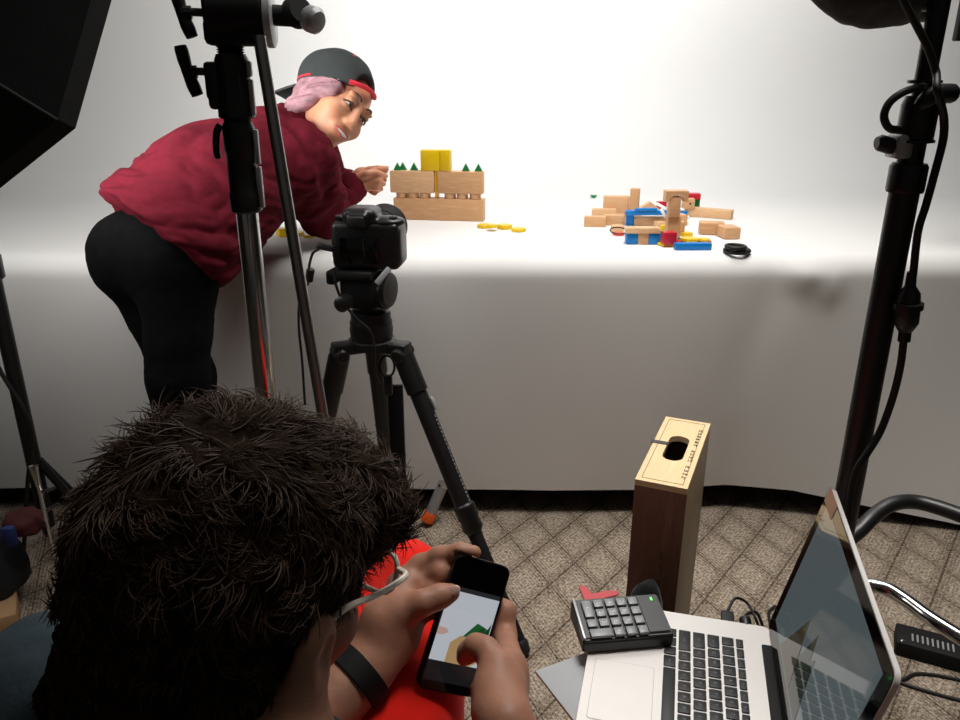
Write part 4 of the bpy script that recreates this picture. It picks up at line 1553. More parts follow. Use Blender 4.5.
# house front
seat_block('blue_block', 'blue cube under the left end of the front lintel', 626.0, 244.6, 11.5, 10.8, 0.028, M['blue'], 0, group=G)
seat_block('wooden_block', 'beech cube between the two blue cubes at the front', 637.7, 244.7, 10.6, 10.8, 0.028, M['wood'], 0, group=G)
o, w, h, org = seat_block('blue_block', 'blue cube under the right end of the front lintel', 648.5, 244.8, 11.6, 10.8, 0.028, M['blue'], 0, group=G)
seat_block('wooden_plank', 'beech lintel lying across the two blue cubes at the front', 626.0, 233.9, 33.8, 5.6, 0.030, M['wood2'], 0, z=TABZ + h + 0.001, group=G)
# left ring with its pieces
counter(618.5, 235.0, 6.3, 'orange red counter under the thin black ring', 'orange', h=0.007, sides=8, group=G)
seat_block('wooden_block', 'small beech block inside the thin black ring', 612.3, 232.2, 11.6, 6.2, 0.026, M['wood2'], 3, group=G)


def ring(px, py, r_px, tube_r, label, z, tilt=(0, 0, 0), group=None, aspect=1.0):
    p = onz(px, py, z)
    k = FPX / zc_of(p)
    r = r_px / k
    bm = bmesh.new()
    pts = [(r * math.cos(a), r * aspect * math.sin(a), 0) for a in np.linspace(0, 2 * math.pi, 41)]
    bm_tube(bm, pts, tube_r, 10, False)
    o = from_bm('rubber_ring', bm, M['rubber'], None, True)
    bmx = Matrix.Translation(Vector((float(p[0]), float(p[1]), float(p[2])))) @ Matrix.Rotation(tilt[0], 4, 'X') @ Matrix.Rotation(tilt[1], 4, 'Y')
    o.matrix_world = bmx
    set_props(o, label, 'ring', group)
    return o


ring(618.4, 230.6, 8.2, 0.0018, 'thin black ring leaning over small beech block, left front of the heap', TABZ + 0.014, (0.22, 0, 0), None, 1.0)
ring(737.0, 250.4, 11.2, 0.0065, 'lower thick black ring lying on the paper at right', TABZ + 0.007)
ring(735.8, 246.6, 9.2, 0.0050, 'upper thick black ring stacked on the other at right', TABZ + 0.0190, (0.0, 0.02, 0))
# centre tower
o, w, h, org = seat_block('wooden_post', 'lower beech post of the arch tower, behind the red cube', 666.4, 240.5, 13.2, 22.6, 0.034, M['wood'], 0, group=G)
z1 = TABZ + h + 0.001
o, w, h2, org2 = seat_block('wooden_post', 'upper beech post of the arch tower', 668.6, 217.7, 11.2, 20.0, 0.030, M['wood'], 0, z=z1, group=G)
z2 = z1 + h2 + 0.001
arch = [(-0.5, 0), (-0.36, 0)] + [(-0.36 + 0.36 - 0.34 * math.cos(a) , 0.62 * math.sin(a)) for a in np.linspace(0.12, math.pi - 0.12, 13)] + [(0.36, 0), (0.5, 0), (0.5, 1), (-0.5, 1)]
# the arch rests on the post with the crown of its cut-out
ar, wa, ha, oa = seat_block('wooden_arch', 'beech arch block crowning the tower of posts', 663.8, 197.9, 22.8, 10.6, 0.034, M['wood'], 0, z=z2, poly=arch, cat='arch block', group=G, lift=0.0)
ar.location.z = z2 - 0.62 * ha + 0.004
ar.location.x = org2[0] + 0.003
ar.location.y = org2[1]
# between house and tower
seat_block('green_block', 'green block squeezed between the blue cube and the red cube', 660.4, 243.8, 3.2, 11.6, 0.026, M['green'], 0, group=G)
o, w, h, org = seat_block('red_block', 'red cube standing on a yellow counter at the front', 663.4, 245.0, 13.2, 12.0, 0.030, M['red'], 4, z=TABZ + 0.0078, group=G)
counter(666, 245.2, 9.0, 'yellow counter under the red cube', h=0.007, group=G)
seat_block('yellow_block', 'yellow block half hidden behind the lintel', 660.8, 236.0, 6.2, 10.0, 0.02, M['yellow'], 0, group=G)
seat_block('wooden_block', 'rounded beech piece lying behind the lintel, left of the tower', 656.6, 228.5, 9.6, 6.0, 0.03, M['wood2'], 10, group=G)
seat_block('wooden_post', 'short beech post right behind the tower', 680.0, 236.2, 4.5, 13.8, 0.028, M['wood'], 6, group=G)
seat_block('wooden_block', 'beech block behind the tower, on its right', 679.5, 226.0, 8.2, 10.5, 0.04, M['wood'], 12, group=G)
seat_block('blue_block', 'blue block peeking out right behind the tower', 679.5, 217.5, 8.0, 5.8, 0.026, M['blue'], 4, z=TABZ, group=G)
# right back
o, w, h, org = seat_block('wooden_block', 'beech block under the drilled cube at the back right', 684.5, 217.0, 16.0, 8.0, 0.04, M['wood2'], -12, group=G)
zb = TABZ + h + 0.001
o, w, hh, org = seat_block('drilled_block', 'beech cube with a dark drilled hole, right of the arch', 682.6, 208.9, 11.6, 9.6, 0.03, M['wood'], -4, z=zb, group=G)
hb = bmesh.new()
bm_lathe(hb, [(0.0036, 0), (0.0036, 0.0006)], (0.004, -0.0152, hh * 0.52), (0, -1, 0), 16)
e = from_bm('hole', hb, M['ink'], o, False)
e['label'] = 'dark drilled hole'
o, w, h, org = seat_block('green_block', 'green block at the back right under the red slab', 690.0, 213.0, 9.2, 13.5, 0.026, M['green'], 2, group=G)
seat_block('red_slab', 'red slab on top of the green block at the back right', 686.6, 199.7, 13.6, 5.6, 0.036, M['red'], -8, z=TABZ + h + 0.001, group=G)
# planks stretching right
seat_block('wooden_plank', 'long beech plank running from the heap toward the right rear', 687.8, 216.5, 42, 8.6, 0.035, M['wood2'], -30, group=G)
rnd = [(-0.5, 0), (0.28, 0)] + [(0.28 + 0.22 * math.sin(a), 0.5 - 0.5 * math.cos(a)) for a in np.linspace(0.2, math.pi - 0.2, 8)] + [(0.28, 1), (-0.5, 1)]
seat_block('wooden_block', 'beech block with a rounded end at the right front of the heap', 698.6, 234.8, 25, 12.0, 0.045, M['wood'], -12, group=G, bevel=0.006)
seat_block('wooden_block', 'beech block at the far right end of the heap', 724.0, 239.8, 17.0, 11.5, 0.06, M['wood'], 6, group=G, bevel=0.004)
# front right
seat_block('red_plank', 'flat red plank behind the blue front plank', 678.0, 245.6, 34.0, 4.0, 0.03, M['red'], 3, group=G)
seat_block('blue_plank', 'blue plank lying at the very front of the heap', 675.2, 250.6, 36.6, 6.8, 0.022, M['blue'], 1, group=G)
zr = TABZ + 4.0 / (FPX / zc_of(onz(678, 245.6, TABZ))) / 0.985 + 0.001
counter(689.5, 240.8, 9.6, 'big yellow counter on the red plank', z=zr, h=0.008, group=G, rot=0.15)
counter(703.5, 240.8, 6.8, 'smaller yellow counter at the right end of the red plank', z=zr, h=0.006, group=G, rot=0.5)
counter(686.5, 236.2, 6.6, 'yellow counter behind the red plank, right of the tower', h=0.011, group=G, rot=0.2)
seat_block('green_block', 'small green chip between the tower and the red plank', 677.3, 240.6, 3.6, 2.6, 0.012, M['green'], 0, group=G)
seat_block('white_chip', 'white chip lying behind the tower on the right', 680.5, 219.0, 8.5, 2.2, 0.03, M['white'], -14, z=TABZ + 0.0172, cat='chip', group=G)
# lone green piece at the back
seat_block('green_chip', 'small green triangular piece lying alone behind the heap at left', 590.3, 198.2, 6.6, 2.6, 0.02, M['green'], 0, poly=[(-0.5, 1), (-0.3, 0.3), (0, 0), (0.3, 0.3), (0.5, 1)], cat='toy tree')
# ------------------------------------------------------------------ the leaning woman
WL = cdir(0.40, -0.42, 0.81 * -1)      # her left
WF = cdir(0.67, -0.45, 0.57)           # where her face points
WU = np.cross(WF, WL)
WU = unit(WU)
WL = unit(np.cross(WU, WF))
HS = 0.97
eyes_mid = ony(356.0, 111.5, 2.02)
WH = eyes_mid - HS * (0.085 * WF + 0.005 * WU)
WR = rot_cols(WL, WU, WF)


def hw(x, y, z):
    return WH + HS * (WR @ np.array([x, y, z], float))


def woman():
    base = onz(185, 478, 0.0)
    t = thing('person', 'woman in a maroon sweatshirt and backwards black cap leaning over the white table', 'person', base)
    # ---- landmarks
    pel = ony(156, 257, 1.70)
    waist = ony(196, 212, 1.83)
    chest = ony(262, 165, 2.03)
    neck = ony(297, 128, 2.07)
    lat = unit(np.cross(unit((chest - pel) * np.array([1, 1, 0])), (0, 0, 1)))     # towards the camera: her right
    nS, nE, nW = ony(303, 158, 1.97), ony(322, 216, 2.09), ony(349, 190, 2.17)
    fS, fE, fW = ony(312, 158, 2.24), ony(338, 210, 2.29), ony(347, 181, 2.30)
    # ---- body with face, hands
    lo = np.array([min(pel[0], base[0]) - 0.25, 1.40, -0.0])
    hi = np.array([ony(395, 170, 2.4)[0], 2.5, 1.42])
    s = Sdf(lo, hi, 0.0042, 0.02)
    s.cap(pel, waist, 0.095, 0.10, 0.03).cap(waist, chest, 0.10, 0.10, 0.03).cap(chest, neck, 0.085, 0.05, 0.03)
    s.cap(nS, nE, 0.042, 0.036, 0.02).cap(nE, nW, 0.034, 0.024, 0.01)
    s.cap(fS, fE, 0.042, 0.036, 0.02).cap(fE, fW, 0.034, 0.024, 0.01)
    hipn, hipf = pel + lat * 0.068, pel - lat * 0.068
    kn = ony(178, 375, 1.62)
    kf = ony(186, 375, 1.76)
    an = np.array([kn[0] - 0.02, 1.66, 0.09])
    af = np.array([kf[0] + 0.01, 1.81, 0.09])
    for h, k_, a in ((hipn, kn, an), (hipf, kf, af)):
        s.cap(h, k_, 0.075, 0.05, 0.03).cap(k_, a, 0.048, 0.035, 0.01)
        s.cap(a - np.array([0, 0, 0.05]), a + np.array([0.12, 0.02, -0.055]), 0.03, 0.025, 0.02)
    # head
    E_ = lambda c, r, k=0.012, op='add': s.ell(hw(*c), HS * np.array(r), WR, k, op)
    s.cap(neck, hw(0, -0.05, -0.03), 0.052, 0.05, 0.02)
    E_((0, 0.03, -0.012), (0.074, 0.082, 0.092))
    E_((0, -0.035, 0.035), (0.060, 0.078, 0.060), 0.02)
    E_((0, -0.098, 0.060), (0.027, 0.022, 0.024), 0.025)
    for sx in (-1, 1):
        E_((sx * 0.040, -0.030, 0.060), (0.026, 0.024, 0.026), 0.02)
        E_((sx * 0.030, 0.028, 0.083), (0.022, 0.008, 0.010), 0.012)
        E_((sx * 0.031, 0.005, 0.103), (0.017, 0.007, 0.014), 0.008, 'sub')
        E_((sx * 0.077, -0.005, -0.005), (0.008, 0.030, 0.018), 0.008)
    for sx in (-1, 1):
        E_((sx * 0.0315, 0.0130, 0.0840), (0.0170, 0.0072, 0.0105), 0.004)
        E_((sx * 0.0315, -0.0045, 0.0825), (0.0155, 0.0060, 0.0095), 0.004)
    s.cap(hw(0, 0.012, 0.090), hw(0, -0.030, 0.104), 0.0075, 0.011, 0.010)
    for sx in (-1, 1):
        E_((sx * 0.012, -0.035, 0.099), (0.008, 0.007, 0.010), 0.006)
    E_((0, -0.065, 0.089), (0.033, 0.013, 0.012), 0.014)
    E_((0, -0.066, 0.104), (0.024, 0.006, 0.012), 0.005, 'sub')
    # hands
    hand_w(s, nW)
    me = s.mesh('body', None, 1)
    body = link_mesh('body', me, M['skinw'], t, True, True)
    body['label'] = 'skin of face, neck and hands'
    # eyes
    for sx in (-1, 1):
        b = bmesh.new()
        bmesh.ops.create_uvsphere(b, u_segments=20, v_segments=14, radius=0.0108 * HS)
        put(bm2 := bmesh.new(), b, hw(sx * 0.0305, 0.0055, 0.0805))
        e = from_bm('eye', bm2, M['eyewhite'], t)
        look = unit(WF + 0.10 * WL - 0.05 * WU)
        b = bmesh.new()
        bm_lathe(b, [(0.0058, 0), (0.0052, 0.0014), (0.003, 0.002)], hw(sx * 0.0305, 0.0055, 0.0805) + look * 0.0094, look, 16)
        from_bm('iris', b, M['iris'], e)
        # upper lid line and brow
        b = bmesh.new()
        pts = [hw(sx * x, y, z) for x, y, z in ((0.017, 0.0025, 0.0912), (0.023, 0.0062, 0.0932), (0.032, 0.0072, 0.0932), (0.041, 0.0050, 0.0880), (0.048, 0.000, 0.080))]
        bm_tube(b, spline(pts, 5), 0.0022, 8)
        from_bm('eyelashes', b, M['brow'], e)
        b = bmesh.new()
        pts = [hw(sx * x, y, z) for x, y, z in ((0.013, 0.028, 0.0955), (0.024, 0.0335, 0.0955), (0.036, 0.0345, 0.088), (0.049, 0.029, 0.075))]
        q = spline(pts, 5)
        bm_tube(b, q, [0.0028] * (len(q) - 4) + [0.0022, 0.0018, 0.0012, 0.0006], 8)
        from_bm('eyebrow', b, M['brow'], t)
    # smile: teeth between two lips
    b = bmesh.new()
    q = [hw(x, -0.0655 + 0.10 * abs(x) ** 1.3, 0.0985 - 9 * x * x) for x in np.linspace(-0.023, 0.023, 9)]
    bm_tube(b, q, [0.002, 0.004, 0.0052, 0.0056, 0.0058, 0.0056, 0.0052, 0.004, 0.002], 10)
    from_bm('teeth', b, M['teeth'], t)
    for y0, k_, r in ((-0.0585, 0.0, 0.0030), (-0.0745, 0.38, 0.0036)):
        b = bmesh.new()
        q = [hw(x, y0 + k_ * abs(x) + (-0.10 * abs(x) if k_ == 0 else 0), 0.1005 - 9 * x * x) for x in np.linspace(-0.028, 0.028, 13)]
        bm_tube(b, q, [0.0008] + [r * (0.65 + 0.35 * math.cos((i - 6) / 6 * 1.3)) for i in range(1, 12)] + [0.0008], 8)
        from_bm('lip', b, M['lip'], t)

    # ---- trousers
    s = Sdf(lo, hi, 0.006, 0.03)
    s.cap(pel + (waist - pel) * 0.25, pel, 0.098, 0.098, 0.04)
    s.cap(hipn, hipf, 0.088, 0.088, 0.04)
    bt = ony(147, 262, 1.70)
    s.ell(bt + lat * 0.06, (0.074, 0.085, 0.088), None, 0.03).ell(bt - lat * 0.06, (0.074, 0.085, 0.088), None, 0.03)
    for h, k_, a in ((hipn, kn, an), (hipf, kf, af)):
        s.cap(h, k_, 0.086, 0.066, 0.03).cap(k_, a, 0.066, 0.05, 0.02)
    A_, B_ = ony(160, 240, 1.72), ony(212, 196, 1.84)
    hn = unit(np.cross(unit(ony(205, 280, 1.72) - ony(103, 195, 1.72)), unit(0.25 * lat - ray(154, 238))))
    hn = -hn if hn @ (A_ - B_) < 0 else hn
    s.cut((0, 0, 0.07), (0, 0, -1))
    s.cut(ony(154, 238, 1.72) - hn * 0.02, -hn)
    me = s.mesh('trousers', lambda p, n: 0.004 * mnoise.noise(Vector((p.x * 9, p.y * 9, p.z * 16))) + 0.002 * abs(mnoise.noise(Vector((p.x * 30, p.y * 30, p.z * 50)))), 2)
    tr = link_mesh('trousers', me, M['jean'], t, True, True)
    for a in (an, af):
        s2 = Sdf(a - 0.1 - np.array([0.1, 0, 0]), a + np.array([0.28, 0.15, 0.15]), 0.005, 0.02)
        s2.cap(a + np.array([-0.02, 0, -0.045]), a + np.array([0.15, 0.03, -0.052]), 0.042, 0.036, 0.02).cap(a, a + np.array([0, 0, 0.02]), 0.042, 0.045, 0.02)
        s2.cut((0, 0, 0.002), (0, 0, -1))
        link_mesh('shoe', s2.mesh('shoe', None, 1), M['matte'], t, True, True)

    # ---- sweatshirt
    s = Sdf(lo, hi, 0.005, 0.03)
    A, B, Cc = ony(160, 240, 1.72), ony(212, 196, 1.84), ony(268, 160, 2.00)
    s.cap(A + lat * 0.045, B + lat * 0.02, 0.147, 0.146, 0.03)
    s.cap(A - lat * 0.045, B - lat * 0.02, 0.147, 0.146, 0.03)
    s.cap(B, Cc, 0.155, 0.130, 0.04)
    s.cap(Cc, ony(298, 134, 2.07), 0.12, 0.062, 0.04)
    nB, fB = Cc + lat * 0.09, Cc - lat * 0.10
    s.cap(nB, nS, 0.10, 0.078, 0.04)
    s.cap(nS, ony(314, 192, 2.03), 0.080, 0.076, 0.03).cap(ony(314, 192, 2.03), nE, 0.076, 0.058, 0.02)
    s.cap(nE, nW, 0.056, 0.040, 0.03)
    s.cap(fB, fS, 0.10, 0.075, 0.04).cap(fS, fE, 0.072, 0.055, 0.03).cap(fE, fW, 0.054, 0.038, 0.02)
    # collar
    col = hw(0, -0.095, -0.045)
    s.cap(col, ony(298, 130, 2.07), 0.062, 0.075, 0.02)
    hem = unit(A - B) * 1.0 + unit(np.cross(ony(205, 280, 1.72) - ony(103, 195, 1.72), lat)) * 0.0
    e1 = unit(ony(205, 280, 1.72) - ony(103, 195, 1.72))
    hn = unit(np.cross(e1, unit(0.25 * lat - ray(154, 238))))
    if hn @ (A - B) < 0:
        hn = -hn
    s.cut(ony(154, 238, 1.72), hn, 0.012)

    ax = unit(Cc - A)
    side = unit(np.cross(ax, lat))
    pit = nB

    def folds(p, n):
        q = np.array(p) - pit
        a, l, d = q @ ax, q @ lat, q @ side
        # long soft creases that fan out from the armpit, and smaller ones round the sleeve
        wv = mnoise.noise_vector(Vector((a * 4, l * 4, d * 4)))
        w = Vector((a * 6 + d * 6 + wv.x * 0.8, l * 6 + wv.y, (d - a * 0.8) * 13 + wv.z * 2.2))
        f = 0.017 * abs(mnoise.noise(w)) + 0.010 * abs(mnoise.noise(Vector((w.x * 1.9 + 5, w.y * 1.9, w.z * 1.8))))
        f += 0.003 * mnoise.noise(Vector((a * 14, l * 14, d * 14)))
        return f - 0.009
    me = s.mesh('sweatshirt', folds, 2)
    sw = link_mesh('sweatshirt', me, M['sweat'], t, True, True)
    # cuffs
    for e, w_ in ((nE, nW), (fE, fW)):
        d = unit(w_ - e)
        lathe('cuff', [(0.030, -0.030), (0.041, -0.026), (0.044, -0.005), (0.043, 0.018), (0.038, 0.024), (0.030, 0.022)], w_ + d * 0.008, d, M['sweat'], sw, 24)

    # ---- cap worn backwards
    ct = math.radians(19)
    CUp = math.cos(ct) * WU - math.sin(ct) * WF
    CUp = unit(math.cos(0.33) * CUp - math.sin(0.33) * WL)
    CFw = math.cos(ct) * WF + math.sin(ct) * WU
    CR = rot_cols(unit(np.cross(CUp, CFw)), CUp, CFw)
    cc = WH + HS * (0.036 * CUp + 0.0 * WF) - CX * 0.008
    hc = lambda x, y, z: cc + CR @ np.array([x, y, z], float)
    s = Sdf(cc - 0.16, cc + 0.16, 0.0035, 0.02)
    s.ell(hc(0, 0.004, -0.002), (0.086, 0.098, 0.108), CR, 0.01)
    s.ell(hc(0, 0.035, -0.02), (0.078, 0.062, 0.085), CR, 0.02)
    s.cut(hc(0, 0.0, 0), -CUp)
    # opening above the strap on the forehead
    s.ell(hc(0, 0.004, 0.105), (0.036, 0.034, 0.03), CR, 0.003, 'sub')
    cp = link_mesh('cap', s.mesh('cap', lambda p, n: 0.0016 * mnoise.noise(p * 26), 1), M['cap'], t, True, True)
    cp['label'] = 'charcoal cap worn backwards'
    b = bmesh.new()
    ns, nt = 15, 8
    grid = []
    for j in range(nt + 1):
        r_ = []
        for i in range(ns + 1):
            a = -1.12 + 2.24 * i / ns
            rad = 0.0 + 0.078 * j / nt * (math.cos(a * 0.78) ** 0.6)
            x = math.sin(a) * (0.083 + rad * 0.25)
            z = -math.cos(a) * 0.104 - rad
            y = 0.006 - 9.5 * 0.35 * x * x * (1.0) - 0.20 * rad - 1.4 * rad * rad
            r_.append((x, y, z))
        grid.append(r_)
    for dy in (0.002, -0.002):
        pass
    up = [[b.verts.new(hc(x, y + 0.0018, z)) for x, y, z in r_] for r_ in grid]
    dn = [[b.verts.new(hc(x, y - 0.0018, z)) for x, y, z in r_] for r_ in grid]
    for j in range(nt):
        for i in range(ns):
            b.faces.new((up[j][i], up[j][i + 1], up[j + 1][i + 1], up[j + 1][i]))
            b.faces.new((dn[j][i], dn[j + 1][i], dn[j + 1][i + 1], dn[j][i + 1]))
    for i in range(ns):
        b.faces.new((up[nt][i], up[nt][i + 1], dn[nt][i + 1], dn[nt][i]))
        b.faces.new((up[0][i], dn[0][i], dn[0][i + 1], up[0][i + 1]))
    for j in range(nt):
        b.faces.new((up[j][0], up[j + 1][0], dn[j + 1][0], dn[j][0]))
        b.faces.new((up[j][ns], dn[j][ns], dn[j + 1][ns], up[j + 1][ns]))
    br = from_bm('brim', b, M['cap'], cp)
    # red trims: sandwich line at the brim, band at the forehead, eyelets
    b = bmesh.new()
    pts = [hc(math.sin(a) * 0.0865, 0.006, -math.cos(a) * 0.1085) for a in np.linspace(-1.5, 0.5, 14)]
    bm_tube(b, pts, 0.0026, 8)
    from_bm('red_trim', b, M['redtrim'], cp, label='red piping at the brim')
    b = bmesh.new()
    pts = [hc(math.sin(a) * 0.0875, 0.004 - 0.003 * abs(a), math.cos(a) * 0.1075) for a in np.linspace(-0.60, 0.62, 14)]
    bm_tube(b, pts, 0.0060, 8)
    from_bm('closure_strap', b, M['redtrim'], cp, label='red closure strap over the forehead')
    for x, y, z in ((-0.050, 0.078, 0.022), (-0.020, 0.080, 0.058), (0.03, 0.078, 0.045)):
        p = np.array([x, y, z])
        n_ = unit(p / np.array([0.086, 0.098, 0.108]) ** 2)
        sc = 1 / math.sqrt(((p / np.array([0.086, 0.099, 0.108])) ** 2).sum())
        lathe('eyelet', [(0.001, -0.004), (0.0046, -0.002), (0.0042, 0.0018), (0.001, 0.0024)], hc(*(p * sc + n_ * 0.001)), CR @ n_, M['redtrim'], cp, 12, 'red eyelet')

    # ---- pink hair: swept back from the temple to the nape
    s = Sdf(WH - 0.2, WH + 0.2, 0.003, 0.02)
    H_ = lambda c, r, k=0.015, op='add': s.ell(hw(*c), HS * np.array(r), WR, k, op)
    H_((0, 0.025, -0.022), (0.083, 0.088, 0.094))
    for sx in (-1, 1):
        if sx < 0:
            H_((sx * 0.066, 0.014, 0.010), (0.019, 0.040, 0.050))
        H_((sx * 0.070, -0.022, -0.020), (0.020, 0.052, 0.040))
        H_((sx * 0.058, -0.055, -0.045), (0.026, 0.050, 0.036))
    H_((0, -0.045, -0.070), (0.062, 0.055, 0.034))
    s.ell(hw(0, -0.02, 0.10), HS * np.array((0.058, 0.085, 0.075)), WR, 0.008, 'sub')
    inv = WR.T

    def strands(p, n):
        q = inv @ (np.array(p) - WH)
        ang = q[1] * 0.55 + q[2] * 0.85       # along the sweep
        acr = q[1] * 0.85 - q[2] * 0.5
        return 0.007 * mnoise.noise(Vector((ang * 12, q[0] * 20, acr * 95))) + 0.008 * mnoise.noise(Vector((ang * 9, q[0] * 12, acr * 32)))
    hair = link_mesh('hair', s.mesh('hair', strands, 1), M['pink'], t, True, True)
    hair['label'] = 'pale pink hair'
    b = bmesh.new()
    r3 = random.Random(3)
    for i in range(240):
        sx = -1
        y0 = r3.uniform(-0.005, 0.052)
        z0 = r3.uniform(0.0, 0.056)
        drop = r3.uniform(0.03, 0.085)
        pts = []
        for k in range(6):
            f = k / 5
            y_ = y0 - drop * f ** 1.4
            z_ = z0 - 0.095 * f - 0.01 * math.sin(f * 3)
            xx = 0.094 * math.sqrt(max(0.02, 1 - ((y_ - 0.02) / 0.125) ** 2 - ((z_ + 0.015) / 0.118) ** 2)) + 0.002 + r3.uniform(0, 0.0015)
            pts.append(hw(sx * min(xx, 0.094), y_, z_))
        bm_tube(b, pts, [0.0016, 0.0022, 0.0022, 0.002, 0.0016, 0.0006], 5)
    from_bm('loose_strands', b, M['pink'], hair)
    return t


def hand_w(s, w):
    """her two hands held together, fingertips towards the castle"""
    P = lambda x, y, d=0.0: ony(x, y, 2.18 + d)
    # near hand
    pw, pc = P(352, 188), P(363, 183)
    s.cap(pw, pc, 0.022, 0.024, 0.01)
    s.ell(P(365, 181), (0.032, 0.018, 0.026), None, 0.01)
    for k, pts in enumerate(([(370, 173, .0), (379, 169, .01), (389, 168.5, .02)], [(371, 177, -.01), (380, 174.5, -.012), (386, 176, .004)], [(371, 182, -.012), (379, 181, -.016), (384, 184, .0)], [(369, 187, -.01), (376, 187.5, -.012), (381, 189, .002)])):
        s.chain([P(*q) for q in pts], [0.0105, 0.0095, 0.0075], 0.004)
    s.chain([P(358, 178, -.012), (P(367, 174, -.02)), P(377, 172.5, -.016)], [0.013, 0.0105, 0.008], 0.006)
    # far hand behind it
    s.cap(ony(350, 181, 2.30), P(362, 176, 0.06), 0.022, 0.022, 0.01)
    s.ell(P(364, 175, 0.055), (0.032, 0.016, 0.022), None, 0.01)
    for k, pts in enumerate(([(369, 169.5, .05), (378, 168.5, .045), (386, 171, .035)], [(370, 175, .05), (379, 176, .045), (385, 180, .03)], [(369, 181, .05), (377, 184, .04), (379, 190, .02)], [(366, 187, .045), (372, 191, .035), (375, 193.5, .02)])):
        s.chain([P(*q) for q in pts], [0.0100, 0.009, 0.0075], 0.004)


woman()

# ------------------------------------------------------------------ the seated man with the phone
MF = cdir(0.43, 0.0, -0.90)
MR_ = cdir(0.855, -0.277, 0.41)
MU = unit(np.cross(MR_, MF))
MRt = unit(np.cross(MF, MU))
MHR = rot_cols(MRt, MU, MF)
MH = pz(231, 580, 0.515)
MD = MH - (C0 + CF * 0.402 + CX * (-0.153) + CU * (-0.128))


def hm(x, y, z):
    return MH + MHR @ np.array([x, y, z], float)


# phone frame
PTL, PTR, PBL = pz(457, 557, 0.785), pz(512, 572, 0.812), pz(416.5, 684, 0.765)
pex = unit(PTR - PTL)
pey = unit(PTL - PBL)
pey = unit(pey - pex * (pex @ pey))
pnz = np.cross(pex, pey)
PR = rot_cols(pex, pey, pnz)
PW, PHt, PT = 0.0665, 0.1365, 0.0085
PCt = (PTR + PBL) / 2


def phone():
    t = thing('smartphone', 'black smartphone held in both hands by the seated man, showing a photo', 'phone', PCt, PR)

    def rr(w, d, r, n=6):
        out = []
        for sx, sy, a0 in ((1, 1, 0), (-1, 1, 90), (-1, -1, 180), (1, -1, 270)):
            for k in range(n + 1):
                a = math.radians(a0 + 90 * k / n)
                out.append((sx * (w / 2 - r) + r * math.cos(a), sy * (d / 2 - r) + r * math.sin(a)))
        return out
    b = bmesh.new()
    bm_prism(b, rr(PW, PHt, 0.0095), -PT, -0.0006)
    bmesh.ops.bevel(b, geom=[e for e in b.edges], offset=0.001, segments=2, affect='EDGES')
    from_bm('body', b, M['plastic'], t, False)
    b = bmesh.new()
    bm_prism(b, rr(PW - 0.003, PHt - 0.003, 0.008), -0.0008, 0.0)
    from_bm('front_glass', b, M['scrblack'], t, False, False)
    dw = PW - 0.007
    y1, y0 = PHt / 2 - 0.036, -PHt / 2 + 0.030

    def quad(nm, poly, z, mat, parent):
        b = bmesh.new()
        bm_prism(b, poly, z, z + 0.00012)
        return from_bm(nm, b, mat, parent, False, False)
    d = quad('display', [(-dw / 2, y0), (dw / 2, y0), (dw / 2, y1), (-dw / 2, y1)], 0.0, emit('phone_photo_backdrop', (206, 212, 220), 0.62), t)
    quad('toolbar', [(-dw / 2, y1), (dw / 2, y1), (dw / 2, y1 + 0.0045), (-dw / 2, y1 + 0.0045)], 0.0, emit('phone_bar', (70, 72, 76), 0.25), t)
    quad('toolbar', [(-dw / 2, y0 - 0.020), (dw / 2, y0 - 0.020), (dw / 2, y0), (-dw / 2, y0)], 0.0, emit('phone_bar_dark', (40, 41, 44), 0.3), t)
    H = y1 - y0
    Q = lambda pts: [(-dw / 2 + x * dw, y0 + y * H) for x, y in pts]
    quad('pictured_block', Q([(0.30, 0.0), (0.78, 0.0), (0.98, 0.10), (0.98, 0.40), (0.46, 0.40), (0.30, 0.28)]), 0.0002, emit('phone_photo_block', (198, 160, 112), 0.55), d)
    quad('pictured_tree', Q([(0.50, 0.40), (0.98, 0.40), (0.98, 0.55), (0.80, 0.60), (0.71, 0.62)]), 0.00035, emit('phone_photo_tree', (24, 104, 52), 0.5), d)
    quad('pictured_tree', Q([(0.62, 0.40), (0.98, 0.40), (0.98, 0.66), (0.90, 0.50), (0.84, 0.58)]), 0.0005, emit('phone_photo_tree_dark', (16, 76, 40), 0.5), d)
    quad('pictured_hand', Q([(0.0, 0.36), (0.10, 0.36), (0.22, 0.41), (0.16, 0.46), (0.0, 0.47)]), 0.0002, emit('phone_photo_hand', (214, 176, 168), 0.55), d)
    return t


phone()


